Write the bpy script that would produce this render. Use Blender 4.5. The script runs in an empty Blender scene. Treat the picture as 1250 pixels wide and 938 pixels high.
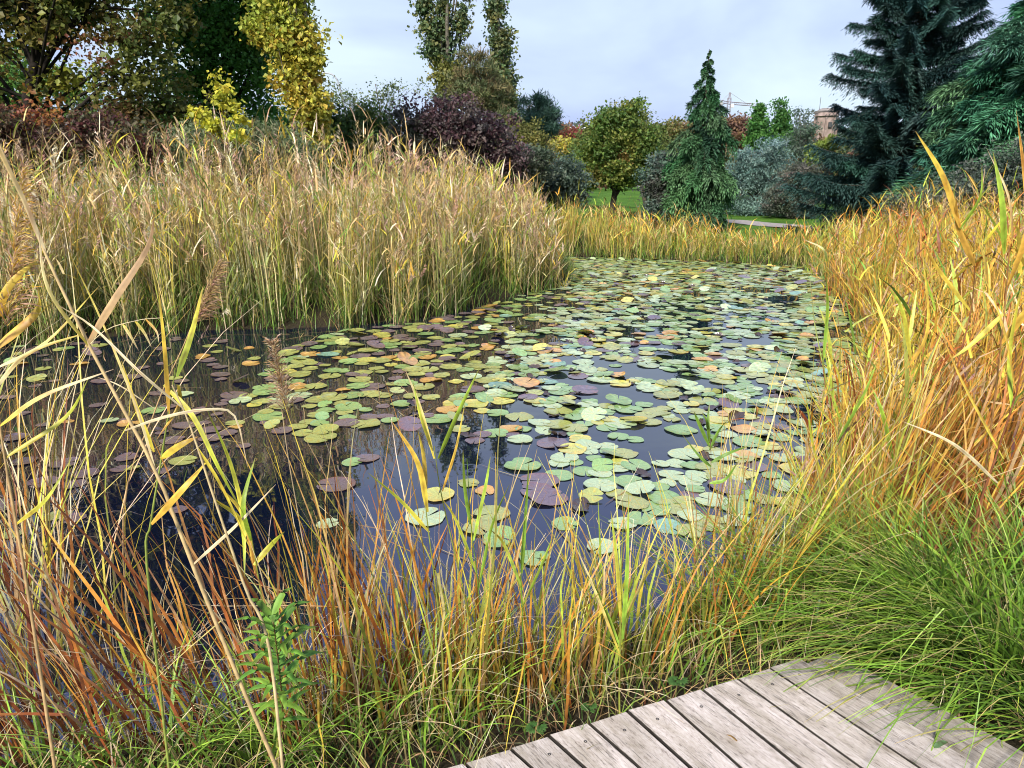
import bpy, math
import numpy as np
rng = np.random.default_rng(7)
PI = math.pi
R = math.radians
# ------------------------------------------------------------------ camera maths
F, CX, CY, EYE, TH = 850.0, 625.0, 469.0, 2.0, R(16)
def ray(px, py):
    u, v = (px - CX) / F, (CY - py) / F
    return np.array([u, math.cos(TH) + v * math.sin(TH), -math.sin(TH) + v * math.cos(TH)])
CAM = np.array([0, 0, EYE])
def atz(px, py, z=0.0):
    r = ray(px, py); return CAM + r * ((z - EYE) / r[2])
def aty(px, py, Y):
    r = ray(px, py); return CAM + r * (Y / r[1])
def proj(P):
    P = np.asarray(P, float) - CAM
    d = P[..., 1] * math.cos(TH) - P[..., 2] * math.sin(TH)
    up = P[..., 1] * math.sin(TH) + P[..., 2] * math.cos(TH)
    return CX + F * P[..., 0] / d, CY - F * up / d

sc = bpy.context.scene
COL = sc.collection
# ------------------------------------------------------------------ mesh accumulator
class G:
    def __init__(s): s.v = []; s.f = []; s.c = []; s.n = 0
    def add(s, V, Fq, C):
        V = np.asarray(V, np.float32).reshape(-1, 3); Fq = np.asarray(Fq, np.int64).reshape(-1, 4)
        C = np.broadcast_to(np.asarray(C, np.float32), (len(V), 3))
        s.v.append(V); s.f.append(Fq + s.n); s.c.append(C); s.n += len(V)
    def mesh(s, name, smooth=False):
        V = np.concatenate(s.v); Fq = np.concatenate(s.f); C = np.concatenate(s.c)
        me = bpy.data.meshes.new(name)
        me.vertices.add(len(V)); me.vertices.foreach_set('co', V.ravel())
        me.loops.add(Fq.size); me.loops.foreach_set('vertex_index', Fq.ravel().astype(np.int32))
        me.polygons.add(len(Fq)); me.polygons.foreach_set('loop_start', np.arange(0, Fq.size, 4, dtype=np.int32))
        me.polygons.foreach_set('loop_total', np.full(len(Fq), 4, dtype=np.int32))
        me.polygons.foreach_set('use_smooth', np.full(len(Fq), smooth))
        a = me.color_attributes.new('tint', 'FLOAT_COLOR', 'POINT')
        a.data.foreach_set('color', np.concatenate([C, np.ones((len(C), 1))], 1).astype(np.float32).ravel())
        me.update(); me.validate(); return me
    def build(s, name, mat, parent=None, smooth=False, origin=None):
        if origin is not None:
            o0 = np.asarray(origin, np.float32); s.v = [v - o0 for v in s.v]
        me = s.mesh(name, smooth); me.materials.append(mat)
        o = bpy.data.objects.new(name, me); COL.objects.link(o)
        if origin is not None and parent is None: o.location = origin
        if parent is not None: o.parent = parent
        return o
def tag(o, label=None, cat=None, group=None, kind=None):
    if label: o['label'] = label
    if cat: o['category'] = cat
    if group: o['group'] = group
    if kind: o['kind'] = kind
    return o
def empty(name, loc, label, cat, group=None):
    o = bpy.data.objects.new(name, None); COL.objects.link(o); o.location = loc
    return tag(o, label, cat, group)
# ------------------------------------------------------------------ shape makers
def blades(M, base, H, az, lean, bend, W, c0, c1, c2, S=6, kink=None, twist=None, power=1.6, taper=2.2):
    base = np.asarray(base, float); N = len(base)
    H, az, lean, bend, W = [np.broadcast_to(np.asarray(x, float), (N,)) for x in (H, az, lean, bend, W)]
    t = np.linspace(0, 1, S + 1); tm = (t[1:] + t[:-1]) / 2
    phi = lean[:, None] + bend[:, None] * tm[None] ** power
    if kink is not None:
        kt = rng.uniform(.35, .85, N); phi = phi + np.where(tm[None] > kt[:, None], kink[:, None], 0)
    seg = (H / S)[:, None]
    X = np.concatenate([np.zeros((N, 1)), np.cumsum(np.sin(phi) * seg, 1)], 1)
    Z = np.concatenate([np.zeros((N, 1)), np.cumsum(np.cos(phi) * seg, 1)], 1)
    wob = np.cumsum(rng.normal(0, .02, (N, S + 1)), 1) * H[:, None] * .35; wob[:, 0] = 0
    P = np.stack([base[:, None, 0] + np.cos(az)[:, None] * X - np.sin(az)[:, None] * wob,
                  base[:, None, 1] + np.sin(az)[:, None] * X + np.cos(az)[:, None] * wob,
                  base[:, None, 2] + Z], -1)
    if twist is None: twist = rng.uniform(-1.3, 1.3, N)
    tw = twist[:, None] + rng.uniform(-1, 1, N)[:, None] * t[None]
    side = np.stack([-np.sin(az[:, None] + tw), np.cos(az[:, None] + tw), 0 * tw], -1)
    w = (W[:, None] / 2 * (1 - t[None] ** taper) * (.65 + .35 * np.minimum(1, t[None] * 4)) + .0004)[..., None]
    V = np.stack([P - side * w, P + side * w], 2)
    idx = np.arange(N * (S + 1) * 2).reshape(N, S + 1, 2)
    Fq = np.stack([idx[:, :-1, 0], idx[:, :-1, 1], idx[:, 1:, 1], idx[:, 1:, 0]], -1)
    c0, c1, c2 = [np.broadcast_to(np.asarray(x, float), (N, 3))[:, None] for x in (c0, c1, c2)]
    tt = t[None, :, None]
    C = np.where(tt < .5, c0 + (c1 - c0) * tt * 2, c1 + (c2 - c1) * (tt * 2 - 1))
    M.add(V, Fq, np.repeat(C, 2, 1).reshape(-1, 3)); return P
def kites(M, pos, d, nrm, L, W, col):
    pos = np.asarray(pos, float); N = len(pos)
    L = np.broadcast_to(np.asarray(L, float), (N,))[:, None]; W = np.broadcast_to(np.asarray(W, float), (N,))[:, None]
    d = d / (np.linalg.norm(d, axis=1, keepdims=True) + 1e-9)
    s = np.cross(d, nrm); s /= (np.linalg.norm(s, axis=1, keepdims=True) + 1e-9)
    n = np.cross(s, d)
    V = np.stack([pos, pos + d * L * .45 + s * W * .5 + n * W * .12, pos + d * L, pos + d * L * .45 - s * W * .5 + n * W * .12], 1)
    idx = np.arange(N * 4).reshape(N, 4)
    M.add(V, idx, np.repeat(np.broadcast_to(col, (N, 3)), 4, 0))
def tube(M, pts, rad, col, sides=7):
    pts = np.asarray(pts, float); n = len(pts); rad = np.broadcast_to(np.asarray(rad, float), (n,))
    tan = np.gradient(pts, axis=0); tan /= np.linalg.norm(tan, axis=1, keepdims=True) + 1e-9
    ref = np.array([0, 1, 0]) if abs(tan[0][2]) > .7 else np.array([0, 0, 1])
    a = np.cross(tan, ref); a /= np.linalg.norm(a, axis=1, keepdims=True) + 1e-9
    b = np.cross(tan, a); th = np.linspace(0, 2 * PI, sides, endpoint=False)
    V = pts[:, None] + rad[:, None, None] * (a[:, None] * np.cos(th)[None, :, None] + b[:, None] * np.sin(th)[None, :, None])
    i = np.arange(n * sides).reshape(n, sides); j = np.roll(i, -1, 1)
    col = np.asarray(col, float)
    if col.ndim == 2: col = np.repeat(col, sides, 0)
    M.add(V, np.stack([i[:-1], j[:-1], j[1:], i[1:]], -1), col)
def box(M, lo, hi, col):
    x0, y0, z0 = lo; x1, y1, z1 = hi
    V = [(x0,y0,z0),(x1,y0,z0),(x1,y1,z0),(x0,y1,z0),(x0,y0,z1),(x1,y0,z1),(x1,y1,z1),(x0,y1,z1)]
    M.add(V, [(0,3,2,1),(4,5,6,7),(0,1,5,4),(1,2,6,5),(2,3,7,6),(3,0,4,7)], col)
def smooth_line(pts, n=9):
    pts = np.asarray(pts, float); k = len(pts)
    if k == 2: pts = np.stack([pts[0], pts.mean(0), pts[1]]); k = 3
    t = np.linspace(0, k - 1, n); i = np.minimum(t.astype(int), k - 2); u = (t - i)[:, None]
    P = np.concatenate([[2 * pts[0] - pts[1]], pts, [2 * pts[-1] - pts[-2]]])
    p0, p1, p2, p3 = P[i], P[i + 1], P[i + 2], P[i + 3]
    return .5 * (2 * p1 + (p2 - p0) * u + (2 * p0 - 5 * p1 + 4 * p2 - p3) * u ** 2 + (3 * p1 - p0 - 3 * p2 + p3) * u ** 3)
def ribbon(M, pts, W, ca, cb, n=11, turn=0.0):
    """a folded leaf blade along a line in space"""
    P = smooth_line(pts, n); t = np.linspace(0, 1, n)
    tan = np.gradient(P, axis=0); tan /= np.linalg.norm(tan, axis=1, keepdims=True)
    ref = np.array([math.sin(turn), -math.cos(turn), .35])
    s = np.cross(tan, ref); s /= np.linalg.norm(s, axis=1, keepdims=True)
    nn = np.cross(s, tan)
    w = W / 2 * np.minimum(1, .35 + t * 3.5) * (1 - t ** 2.4) + .0005
    V = np.stack([P - s * w[:, None], P + nn * (w * .35)[:, None], P + s * w[:, None]], 1)
    i = np.arange(n * 3).reshape(n, 3)
    Fq = np.concatenate([np.stack([i[:-1, k], i[:-1, k + 1], i[1:, k + 1], i[1:, k]], -1) for k in (0, 1)])
    C = np.asarray(ca)[None] * (1 - t[:, None]) + np.asarray(cb)[None] * t[:, None]
    C = C * (1 + rng.normal(0, .10, (n, 1))); tip = np.clip((t - .8) / .2, 0, 1)[:, None]; C = C * (1 - tip * .7) + np.array([.20, .10, .04]) * tip * .7
    C3 = np.stack([C, C * .72, C * rng.uniform(.9, 1.1)], 1); sp_ = rng.uniform(0, 1, (n, 3)) < .12; C3[sp_] *= np.array([.7, .55, .5])
    M.add(V, Fq, C3.reshape(-1, 3))
def pick(pal, n, jit=.16):
    pal = np.asarray(pal, float)
    c = pal[rng.integers(0, len(pal), n)]
    return np.clip(c * (1 + rng.normal(0, jit, (n, 1))) * (1 + rng.normal(0, jit * .4, (n, 3))), .003, .95)
def runit(n):
    v = rng.normal(0, 1, (n, 3)); return v / np.linalg.norm(v, axis=1, keepdims=True)
# ------------------------------------------------------------------ materials
def newmat(name):
    m = bpy.data.materials.new(name); m.use_nodes = True; nt = m.node_tree
    for n in list(nt.nodes): nt.nodes.remove(n)
    return m, nt, nt.nodes.new('ShaderNodeOutputMaterial')
def leafmat(name, rough=.55, trans=.25, spec=.35, mottle=25, mamt=.25):
    m, nt, out = newmat(name); N = nt.nodes; Lk = nt.links
    at = N.new('ShaderNodeAttribute'); at.attribute_name = 'tint'
    tc = N.new('ShaderNodeTexCoord'); nz = N.new('ShaderNodeTexNoise'); nz.inputs['Scale'].default_value = mottle; nz.inputs['Detail'].default_value = 3
    Lk.new(tc.outputs['Object'], nz.inputs['Vector'])
    mr = N.new('ShaderNodeMapRange'); mr.inputs['From Min'].default_value = .3; mr.inputs['From Max'].default_value = .7
    mr.inputs['To Min'].default_value = 1 - mamt; mr.inputs['To Max'].default_value = 1 + mamt
    Lk.new(nz.outputs['Fac'], mr.inputs['Value'])
    mul = N.new('ShaderNodeVectorMath'); mul.operation = 'SCALE'
    Lk.new(at.outputs['Color'], mul.inputs[0]); Lk.new(mr.outputs['Result'], mul.inputs['Scale'])
    p = N.new('ShaderNodeBsdfPrincipled'); p.inputs['Roughness'].default_value = rough; p.inputs['Specular IOR Level'].default_value = spec
    Lk.new(mul.outputs[0], p.inputs['Base Color'])
    if trans > 0:
        tr = N.new('ShaderNodeBsdfTranslucent'); Lk.new(mul.outputs[0], tr.inputs['Color'])
        mx = N.new('ShaderNodeMixShader'); mx.inputs[0].default_value = trans
        Lk.new(p.outputs[0], mx.inputs[1]); Lk.new(tr.outputs[0], mx.inputs[2]); Lk.new(mx.outputs[0], out.inputs['Surface'])
    else: Lk.new(p.outputs[0], out.inputs['Surface'])
    return m
M_LEAF = leafmat('leaf_foliage', trans=.42)
M_NEEDLE = leafmat('needle_foliage', .6, .15, .25)
M_REED = leafmat('reed_blade', .5, .22, .4, 40, .25)
M_STRAW = leafmat('dry_plume', .8, .4, .1, 40, .2)
M_BARK = leafmat('bark', .9, 0, .1, 14, .45)
M_PAD = leafmat('lily_pad', .27, .05, .8, 22, .28)
for _n in M_PAD.node_tree.nodes:
    if _n.type == 'BSDF_PRINCIPLED': _n.inputs['Coat Weight'].default_value = .6; _n.inputs['Coat Roughness'].default_value = .22
M_METAL = leafmat('painted_metal', .45, 0, .4, 3, .06)
M_BRICK = leafmat('old_brick', .9, 0, .1, 1.2, .3)

def water_mat():
    m, nt, out = newmat('pond_water'); N = nt.nodes; Lk = nt.links
    p = N.new('ShaderNodeBsdfPrincipled'); p.inputs['Base Color'].default_value = (.003, .005, .014, 1)
    p.inputs['Roughness'].default_value = .02; p.inputs['IOR'].default_value = 2.25
    tc = N.new('ShaderNodeTexCoord'); nz = N.new('ShaderNodeTexNoise'); nz.inputs['Scale'].default_value = 2.2; nz.inputs['Detail'].default_value = 2
    Lk.new(tc.outputs['Object'], nz.inputs['Vector'])
    b = N.new('ShaderNodeBump'); b.inputs['Strength'].default_value = .03; b.inputs['Distance'].default_value = .1
    Lk.new(nz.outputs['Fac'], b.inputs['Height']); Lk.new(b.outputs[0], p.inputs['Normal'])
    Lk.new(p.outputs[0], out.inputs['Surface']); return m
def ground_mat():
    m, nt, out = newmat('grassy_soil'); N = nt.nodes; Lk = nt.links
    tc = N.new('ShaderNodeTexCoord')
    n1 = N.new('ShaderNodeTexNoise'); n1.inputs['Scale'].default_value = .6; n1.inputs['Detail'].default_value = 8
    n2 = N.new('ShaderNodeTexNoise'); n2.inputs['Scale'].default_value = 30; n2.inputs['Detail'].default_value = 6
    Lk.new(tc.outputs['Object'], n1.inputs['Vector']); Lk.new(tc.outputs['Object'], n2.inputs['Vector'])
    r1 = N.new('ShaderNodeValToRGB'); e = r1.color_ramp.elements
    e[0].position = .3; e[0].color = (.045, .11, .016, 1); e[1].position = .7; e[1].color = (.10, .22, .025, 1)
    Lk.new(n1.outputs['Fac'], r1.inputs[0])
    r2 = N.new('ShaderNodeValToRGB'); e = r2.color_ramp.elements
    e[0].position = .35; e[0].color = (.35, .32, .25, 1); e[1].position = .7; e[1].color = (1.2, 1.2, 1.1, 1)
    Lk.new(n2.outputs['Fac'], r2.inputs[0])
    mx = N.new('ShaderNodeMix'); mx.data_type = 'RGBA'; mx.blend_type = 'MULTIPLY'; mx.inputs[0].default_value = 1
    Lk.new(r1.outputs[0], mx.inputs[6]); Lk.new(r2.outputs[0], mx.inputs[7])
    at = N.new('ShaderNodeAttribute'); at.attribute_name = 'tint'          # red channel: bare mud of the banks
    sp = N.new('ShaderNodeSeparateColor'); Lk.new(at.outputs['Color'], sp.inputs[0])
    m2 = N.new('ShaderNodeMix'); m2.data_type = 'RGBA'; m2.inputs[7].default_value = (.03, .024, .014, 1)
    Lk.new(sp.outputs[0], m2.inputs[0]); Lk.new(mx.outputs[2], m2.inputs[6])
    p = N.new('ShaderNodeBsdfPrincipled'); p.inputs['Roughness'].default_value = .95; p.inputs['Specular IOR Level'].default_value = .1
    Lk.new(m2.outputs[2], p.inputs['Base Color'])
    b = N.new('ShaderNodeBump'); b.inputs['Strength'].default_value = .6; b.inputs['Distance'].default_value = .05
    Lk.new(n2.outputs['Fac'], b.inputs['Height']); Lk.new(b.outputs[0], p.inputs['Normal'])
    Lk.new(p.outputs[0], out.inputs['Surface']); return m
def gravel_mat():
    m, nt, out = newmat('path_gravel'); N = nt.nodes; Lk = nt.links
    tc = N.new('ShaderNodeTexCoord'); n2 = N.new('ShaderNodeTexNoise'); n2.inputs['Scale'].default_value = 9; n2.inputs['Detail'].default_value = 8
    Lk.new(tc.outputs['Object'], n2.inputs['Vector'])
    r = N.new('ShaderNodeValToRGB'); e = r.color_ramp.elements
    e[0].position = .3; e[0].color = (.15, .135, .12, 1); e[1].position = .7; e[1].color = (.27, .245, .22, 1)
    Lk.new(n2.outputs['Fac'], r.inputs[0]); p = N.new('ShaderNodeBsdfPrincipled'); p.inputs['Roughness'].default_value = .95
    Lk.new(r.outputs[0], p.inputs['Base Color']); Lk.new(p.outputs[0], out.inputs['Surface']); return m
def wood_mat(angle):
    m, nt, out = newmat('weathered_wood'); N = nt.nodes; Lk = nt.links
    tc = N.new('ShaderNodeTexCoord'); at = N.new('ShaderNodeAttribute'); at.attribute_name = 'tint'
    sp = N.new('ShaderNodeSeparateColor'); Lk.new(at.outputs['Color'], sp.inputs[0])
    mp = N.new('ShaderNodeMapping'); mp.vector_type = 'TEXTURE'; mp.inputs['Rotation'].default_value = (0, 0, angle); Lk.new(tc.outputs['Object'], mp.inputs['Vector'])
    seed = N.new('ShaderNodeMath'); seed.operation = 'MULTIPLY'; seed.inputs[1].default_value = 40; Lk.new(sp.outputs[0], seed.inputs[0])
    def noise(scale, vec, det=6, rough=.6):
        st = N.new('ShaderNodeVectorMath'); st.operation = 'MULTIPLY'; st.inputs[1].default_value = vec; Lk.new(mp.outputs[0], st.inputs[0])
        n = N.new('ShaderNodeTexNoise'); n.noise_dimensions = '4D'; n.inputs['Scale'].default_value = scale; n.inputs['Detail'].default_value = det; n.inputs['Roughness'].default_value = rough
        Lk.new(st.outputs[0], n.inputs['Vector']); Lk.new(seed.outputs[0], n.inputs['W']); return n
    grain = noise(1, (9, 95, 60), 8, .75); fine = noise(1, (60, 260, 100), 4, .75); blot = noise(1, (5, 16, 5), 6, .7); ring = noise(1, (45, 90, 30), 6, .8)
    r = N.new('ShaderNodeValToRGB'); e = r.color_ramp.elements
    e[0].position = .38; e[0].color = (.10, .078, .058, 1); e[1].position = .60; e[1].color = (.48, .445, .40, 1)
    el = e.new(.47); el.color = (.37, .33, .29, 1)
    ad = N.new('ShaderNodeMath'); ad.operation = 'ADD'; Lk.new(grain.outputs['Fac'], ad.inputs[0]); Lk.new(fine.outputs['Fac'], ad.inputs[1])
    crk = noise(1, (3.2, 70, 20), 3, .55)
    c1 = N.new('ShaderNodeMath'); c1.operation = 'SUBTRACT'; c1.inputs[1].default_value = .5; Lk.new(crk.outputs['Fac'], c1.inputs[0])
    c2 = N.new('ShaderNodeMath'); c2.operation = 'ABSOLUTE'; Lk.new(c1.outputs[0], c2.inputs[0])
    c3 = N.new('ShaderNodeMapRange'); c3.inputs['From Min'].default_value = .002; c3.inputs['From Max'].default_value = .016; c3.inputs['To Min'].default_value = .45; Lk.new(c2.outputs[0], c3.inputs['Value'])
    vs_ = N.new('ShaderNodeVectorMath'); vs_.operation = 'MULTIPLY'; vs_.inputs[1].default_value = (2.6, 9, 3); Lk.new(mp.outputs[0], vs_.inputs[0])
    vo = N.new('ShaderNodeTexVoronoi'); vo.voronoi_dimensions = '4D'; vo.inputs['Scale'].default_value = 1; Lk.new(vs_.outputs[0], vo.inputs['Vector']); Lk.new(seed.outputs[0], vo.inputs['W'])
    k3 = N.new('ShaderNodeMapRange'); k3.inputs['From Min'].default_value = .05; k3.inputs['From Max'].default_value = .13; k3.inputs['To Min'].default_value = .4; Lk.new(vo.outputs['Distance'], k3.inputs['Value'])
    ck = N.new('ShaderNodeMath'); ck.operation = 'MULTIPLY'; Lk.new(c3.outputs[0], ck.inputs[0]); Lk.new(k3.outputs[0], ck.inputs[1])
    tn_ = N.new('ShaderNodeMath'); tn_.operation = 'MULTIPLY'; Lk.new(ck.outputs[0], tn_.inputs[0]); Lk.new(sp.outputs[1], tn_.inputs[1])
    a2 = N.new('ShaderNodeMath'); a2.operation = 'ADD'; Lk.new(ad.outputs[0], a2.inputs[0]); Lk.new(ring.outputs['Fac'], a2.inputs[1])
    dv = N.new('ShaderNodeMath'); dv.operation = 'DIVIDE'; dv.inputs[1].default_value = 3; Lk.new(a2.outputs[0], dv.inputs[0]); Lk.new(dv.outputs[0], r.inputs[0])
    r2 = N.new('ShaderNodeValToRGB'); e = r2.color_ramp.elements
    e[0].position = .32; e[0].color = (.55, .52, .44, 1); e[1].position = .66; e[1].color = (1.12, 1.1, 1.1, 1); Lk.new(blot.outputs['Fac'], r2.inputs[0])
    mx = N.new('ShaderNodeMix'); mx.data_type = 'RGBA'; mx.blend_type = 'MULTIPLY'; mx.inputs[0].default_value = 1
    Lk.new(r.outputs[0], mx.inputs[6]); Lk.new(r2.outputs[0], mx.inputs[7])
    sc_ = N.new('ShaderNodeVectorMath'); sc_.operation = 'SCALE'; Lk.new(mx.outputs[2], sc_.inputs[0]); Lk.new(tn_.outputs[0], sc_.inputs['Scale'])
    p = N.new('ShaderNodeBsdfPrincipled'); p.inputs['Roughness'].default_value = .8; p.inputs['Specular IOR Level'].default_value = .25
    Lk.new(sc_.outputs[0], p.inputs['Base Color'])
    b = N.new('ShaderNodeBump'); b.inputs['Strength'].default_value = .35; b.inputs['Distance'].default_value = .004
    Lk.new(dv.outputs[0], b.inputs['Height']); Lk.new(b.outputs[0], p.inputs['Normal'])
    Lk.new(p.outputs[0], out.inputs['Surface']); return m

# ------------------------------------------------------------------ the pond outline (pixels -> z=0)
pond_px = [(-260, 470), (-60, 425), (60, 416), (130, 411), (250, 402), (400, 399), (520, 386), (600, 369), (660, 353), (692, 341),
           (690, 326), (672, 312), (760, 315), (860, 319), (1000, 326), (1012, 340), (1040, 366), (1078, 405), (1090, 440), (1075, 490), (1065, 560), (1030, 625),
           (960, 690), (890, 730), (840, 752), (780, 790), (700, 800), (600, 812), (480, 850), (330, 885), (150, 920), (-100, 950), (-420, 900), (-520, 620)]
POND = np.array([atz(x, y, 0)[:2] for x, y in pond_px])
def pond_sd(P):
    """signed distance to the water's edge (positive on land) and nearest edge number"""
    P = np.asarray(P, float)[:, :2]; A = POND; B = np.roll(POND, -1, 0)
    best = np.full(len(P), 1e9); seg = np.zeros(len(P), int); inside = np.zeros(len(P), bool)
    for k in range(len(A)):
        a, b = A[k], B[k]; ab = b - a
        t = np.clip(((P - a) @ ab) / (ab @ ab), 0, 1)
        d = np.linalg.norm(P - a - t[:, None] * ab, axis=1)
        m = d < best; best[m] = d[m]; seg[m] = k
        c = ((a[1] > P[:, 1]) != (b[1] > P[:, 1]))
        xx = a[0] + (P[:, 1] - a[1]) * (b[0] - a[0]) / (b[1] - a[1] + 1e-12)
        inside ^= c & (P[:, 0] < xx)
    return np.where(inside, -best, best), seg
def ss(a, b, x):
    t = np.clip((x - a) / (b - a), 0, 1); return t * t * (3 - 2 * t)
def ground_z(P, sd=None):
    P = np.asarray(P, float)
    if sd is None: sd, _ = pond_sd(P)
    z = -.7 + .72 * ss(-.9, 0.0, sd) + .20 * ss(0, .7, sd)
    z = z + np.clip((P[:, 1] - 20) * .021, 0, 1.1) * (sd > 0)
    z = z + .03 * np.sin(P[:, 0] * 1.7) * np.cos(P[:, 1] * 1.3) * ss(.3, 2, sd)
    return z
def make_ground():
    xs = np.concatenate([[-3000, -1200, -500, -200, -90, -45, -25], np.arange(-16, 14, .2), [18, 25, 45, 90, 200, 500, 1200, 3000]])
    ys = np.concatenate([[-60, -20, -8, -3], np.arange(-1, 24, .2), np.arange(24, 70, 2), [90, 150, 300, 600, 1200, 3000]])
    X, Y = np.meshgrid(xs, ys); P = np.stack([X.ravel(), Y.ravel()], 1)
    sd, _ = pond_sd(P); z = ground_z(P, sd)
    V = np.column_stack([P, z]); i = np.arange(len(P)).reshape(X.shape)
    Fq = np.stack([i[:-1, :-1], i[:-1, 1:], i[1:, 1:], i[1:, :-1]], -1)
    mud = (1 - ss(1.0, 3.5, sd)); C = np.column_stack([mud, mud, mud])
    g = G(); g.add(V, Fq, C); o = g.build('ground', ground_mat(), smooth=True)
    tag(o, 'grassy park ground and dark muddy banks around the pond', kind='structure')
make_ground()
g = G(); x0, y0 = POND.min(0) - .5; x1, y1 = POND.max(0) + .5
g.add([(x0, y0, 0), (x1, y0, 0), (x1, y1, 0), (x0, y1, 0)], [(0, 1, 2, 3)], (0, 0, 0))
tag(g.build('pond_water', water_mat()), 'still dark pond water mirroring the clouds', kind='structure')
# gravel path beyond the pond
g = G(); pl = [aty(780, 262, 33), aty(880, 267, 31), aty(940, 272, 29), aty(1000, 282, 26.5), aty(1080, 295, 24.5)]
pl = smooth_line([np.array([p[0], p[1]]) for p in pl], 24)
tn = np.gradient(pl, axis=0); tn /= np.linalg.norm(tn, axis=1, keepdims=True); nr = np.column_stack([-tn[:, 1], tn[:, 0]])
Lp, Rp = pl + nr * .75, pl - nr * .75
V = np.concatenate([np.column_stack([Lp, ground_z(Lp) + .03]), np.column_stack([Rp, ground_z(Rp) + .03])]); k = len(pl); i = np.arange(k - 1)
g.add(V, np.stack([i + k, i + k + 1, i + 1, i], -1), (.3, .3, .3))
tag(g.build('path', gravel_mat()), 'pale gravel path across the lawn', kind='structure')

# ------------------------------------------------------------------ palettes (real base colours)
STRAW = (.50, .36, .15); PALE = (.62, .52, .33); GOLD = (.58, .36, .05); YEL = (.60, .48, .05); ORANGE = (.50, .20, .03); RUST = (.26, .075, .018)
DRED = (.11, .028, .015); OLIVE = (.22, .24, .04); GREEN = (.12, .22, .025); BRIGHT = (.22, .38, .04); DKG = (.045, .10, .018); BROWN = (.18, .11, .05)
PINK = (.42, .27, .19); LIME = (.36, .44, .05); TAN = (.40, .26, .12)

# ------------------------------------------------------------------ reed beds
def bed(name, label, segs, dmin, dmax, dens, hfun, pal, style, box_, W=.009, plume=.3, extra=None, lowpal=None, straight=1.0):
    """a mass of reeds nobody could count, on the land side of given stretches of the bank"""
    x0, x1, y0, y1 = box_; n = int((x1 - x0) * (y1 - y0) * dens / 16)
    K = np.column_stack([rng.uniform(x0, x1, n), rng.uniform(y0, y1, n)])
    sd, sg = pond_sd(K); m = np.isin(sg, segs) & (sd > dmin) & (sd < dmax)
    if extra is not None: m &= extra(K)
    K = K[m]; cnt = rng.integers(6, 27, len(K)); q = np.repeat(np.arange(len(K)), cnt)      # tufts with gaps between them
    P = K[q] + rng.normal(0, .075, (len(q), 2)); sd, sg = pond_sd(P); N = len(P)
    B = np.column_stack([P, np.maximum(ground_z(P, sd), -.15)])
    H = hfun(B, sd) * rng.uniform(.66, 1.1, N) * rng.uniform(.78, 1.12, len(K))[q]
    az = np.arctan2(P[:, 1] - K[q, 1], P[:, 0] - K[q, 0]) + rng.normal(0, .8, N); M = G()
    wind = rng.uniform(0, 2 * PI, len(K))[q]; az = np.where(rng.uniform(0, 1, N) < .5, wind, az)
    lean = np.abs(rng.normal(.07, .08, N)); bend = np.abs(rng.normal(.16, .2, N)) * straight; lean = lean * straight
    stray = rng.uniform(0, 1, N) < .10; lean = np.where(stray, lean + rng.uniform(.2, .8, N), lean)
    kink = np.where(rng.uniform(0, 1, N) < .07, rng.uniform(.6, 2.0, N), 0)
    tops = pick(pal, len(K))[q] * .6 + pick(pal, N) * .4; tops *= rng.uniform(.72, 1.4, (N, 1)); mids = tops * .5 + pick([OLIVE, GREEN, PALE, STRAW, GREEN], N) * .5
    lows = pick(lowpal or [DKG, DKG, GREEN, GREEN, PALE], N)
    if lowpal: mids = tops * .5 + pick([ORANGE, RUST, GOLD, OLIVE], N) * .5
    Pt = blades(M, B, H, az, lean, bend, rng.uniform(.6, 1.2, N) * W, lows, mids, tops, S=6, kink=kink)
    # leaves off the stems
    for rep in range(style):
        k = rng.integers(1, 7, N); node = Pt[np.arange(N), k]
        la = rng.uniform(0, 2 * PI, N); LL = rng.uniform(.16, .5, N)
        cc = pick(pal + [OLIVE, GREEN], N) * rng.uniform(.65, 1.35, (N, 1)); 
        low = (k < 4)[:, None]; cc = np.where(low, cc * .6 + np.array(GREEN) * .4, cc)
        blades(M, node, LL, la, rng.uniform(.15, .9, N), rng.uniform(.1, 1.4, N), rng.uniform(.7, 1.5, N) * W * rng.choice([1.1, 1.4, 2.1], N), cc, cc, cc * 1.1, S=3)
    # feathery plumes
    if plume > 0:
        s = rng.uniform(0, 1, N) < plume; Q = Pt[s, -1]; D = Pt[s, -1] - Pt[s, -2]; D /= np.linalg.norm(D, axis=1, keepdims=True)
        nq = len(Q); kf = 16; pc = pick([PINK, TAN, PALE, STRAW, PINK], nq)
        la = rng.uniform(0, 2 * PI, nq)
        for j in range(kf):
            t = j / kf; pos = Q - D * (.26 * (1 - t))
            d = D + .65 * np.column_stack([np.cos(la), np.sin(la), -.3 * np.ones(nq)]) + rng.normal(0, .35, (nq, 3))
            kites(M, pos, d, runit(nq), rng.uniform(.06, .14, nq) * (1.15 - t * .5), .012, pc * rng.uniform(.8, 1.2))
    # base litter / lower green blades
    nb = N
    q = rng.integers(0, N, nb); BB = B[q] + np.column_stack([rng.normal(0, .08, (nb, 2)), np.zeros(nb)])
    c = pick([RUST, BROWN, ORANGE, GREEN, STRAW] if lowpal else [DKG, GREEN, GREEN, BROWN, STRAW], nb)
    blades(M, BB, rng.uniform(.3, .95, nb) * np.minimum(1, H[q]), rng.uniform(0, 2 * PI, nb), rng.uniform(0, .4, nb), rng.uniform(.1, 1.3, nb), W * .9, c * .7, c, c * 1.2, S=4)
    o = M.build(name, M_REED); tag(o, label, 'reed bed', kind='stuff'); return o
reedpal = [STRAW, PALE, GOLD, STRAW, TAN, PALE, LIME, YEL, TAN]
tipx = aty(692, 341, 12)[0]
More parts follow.
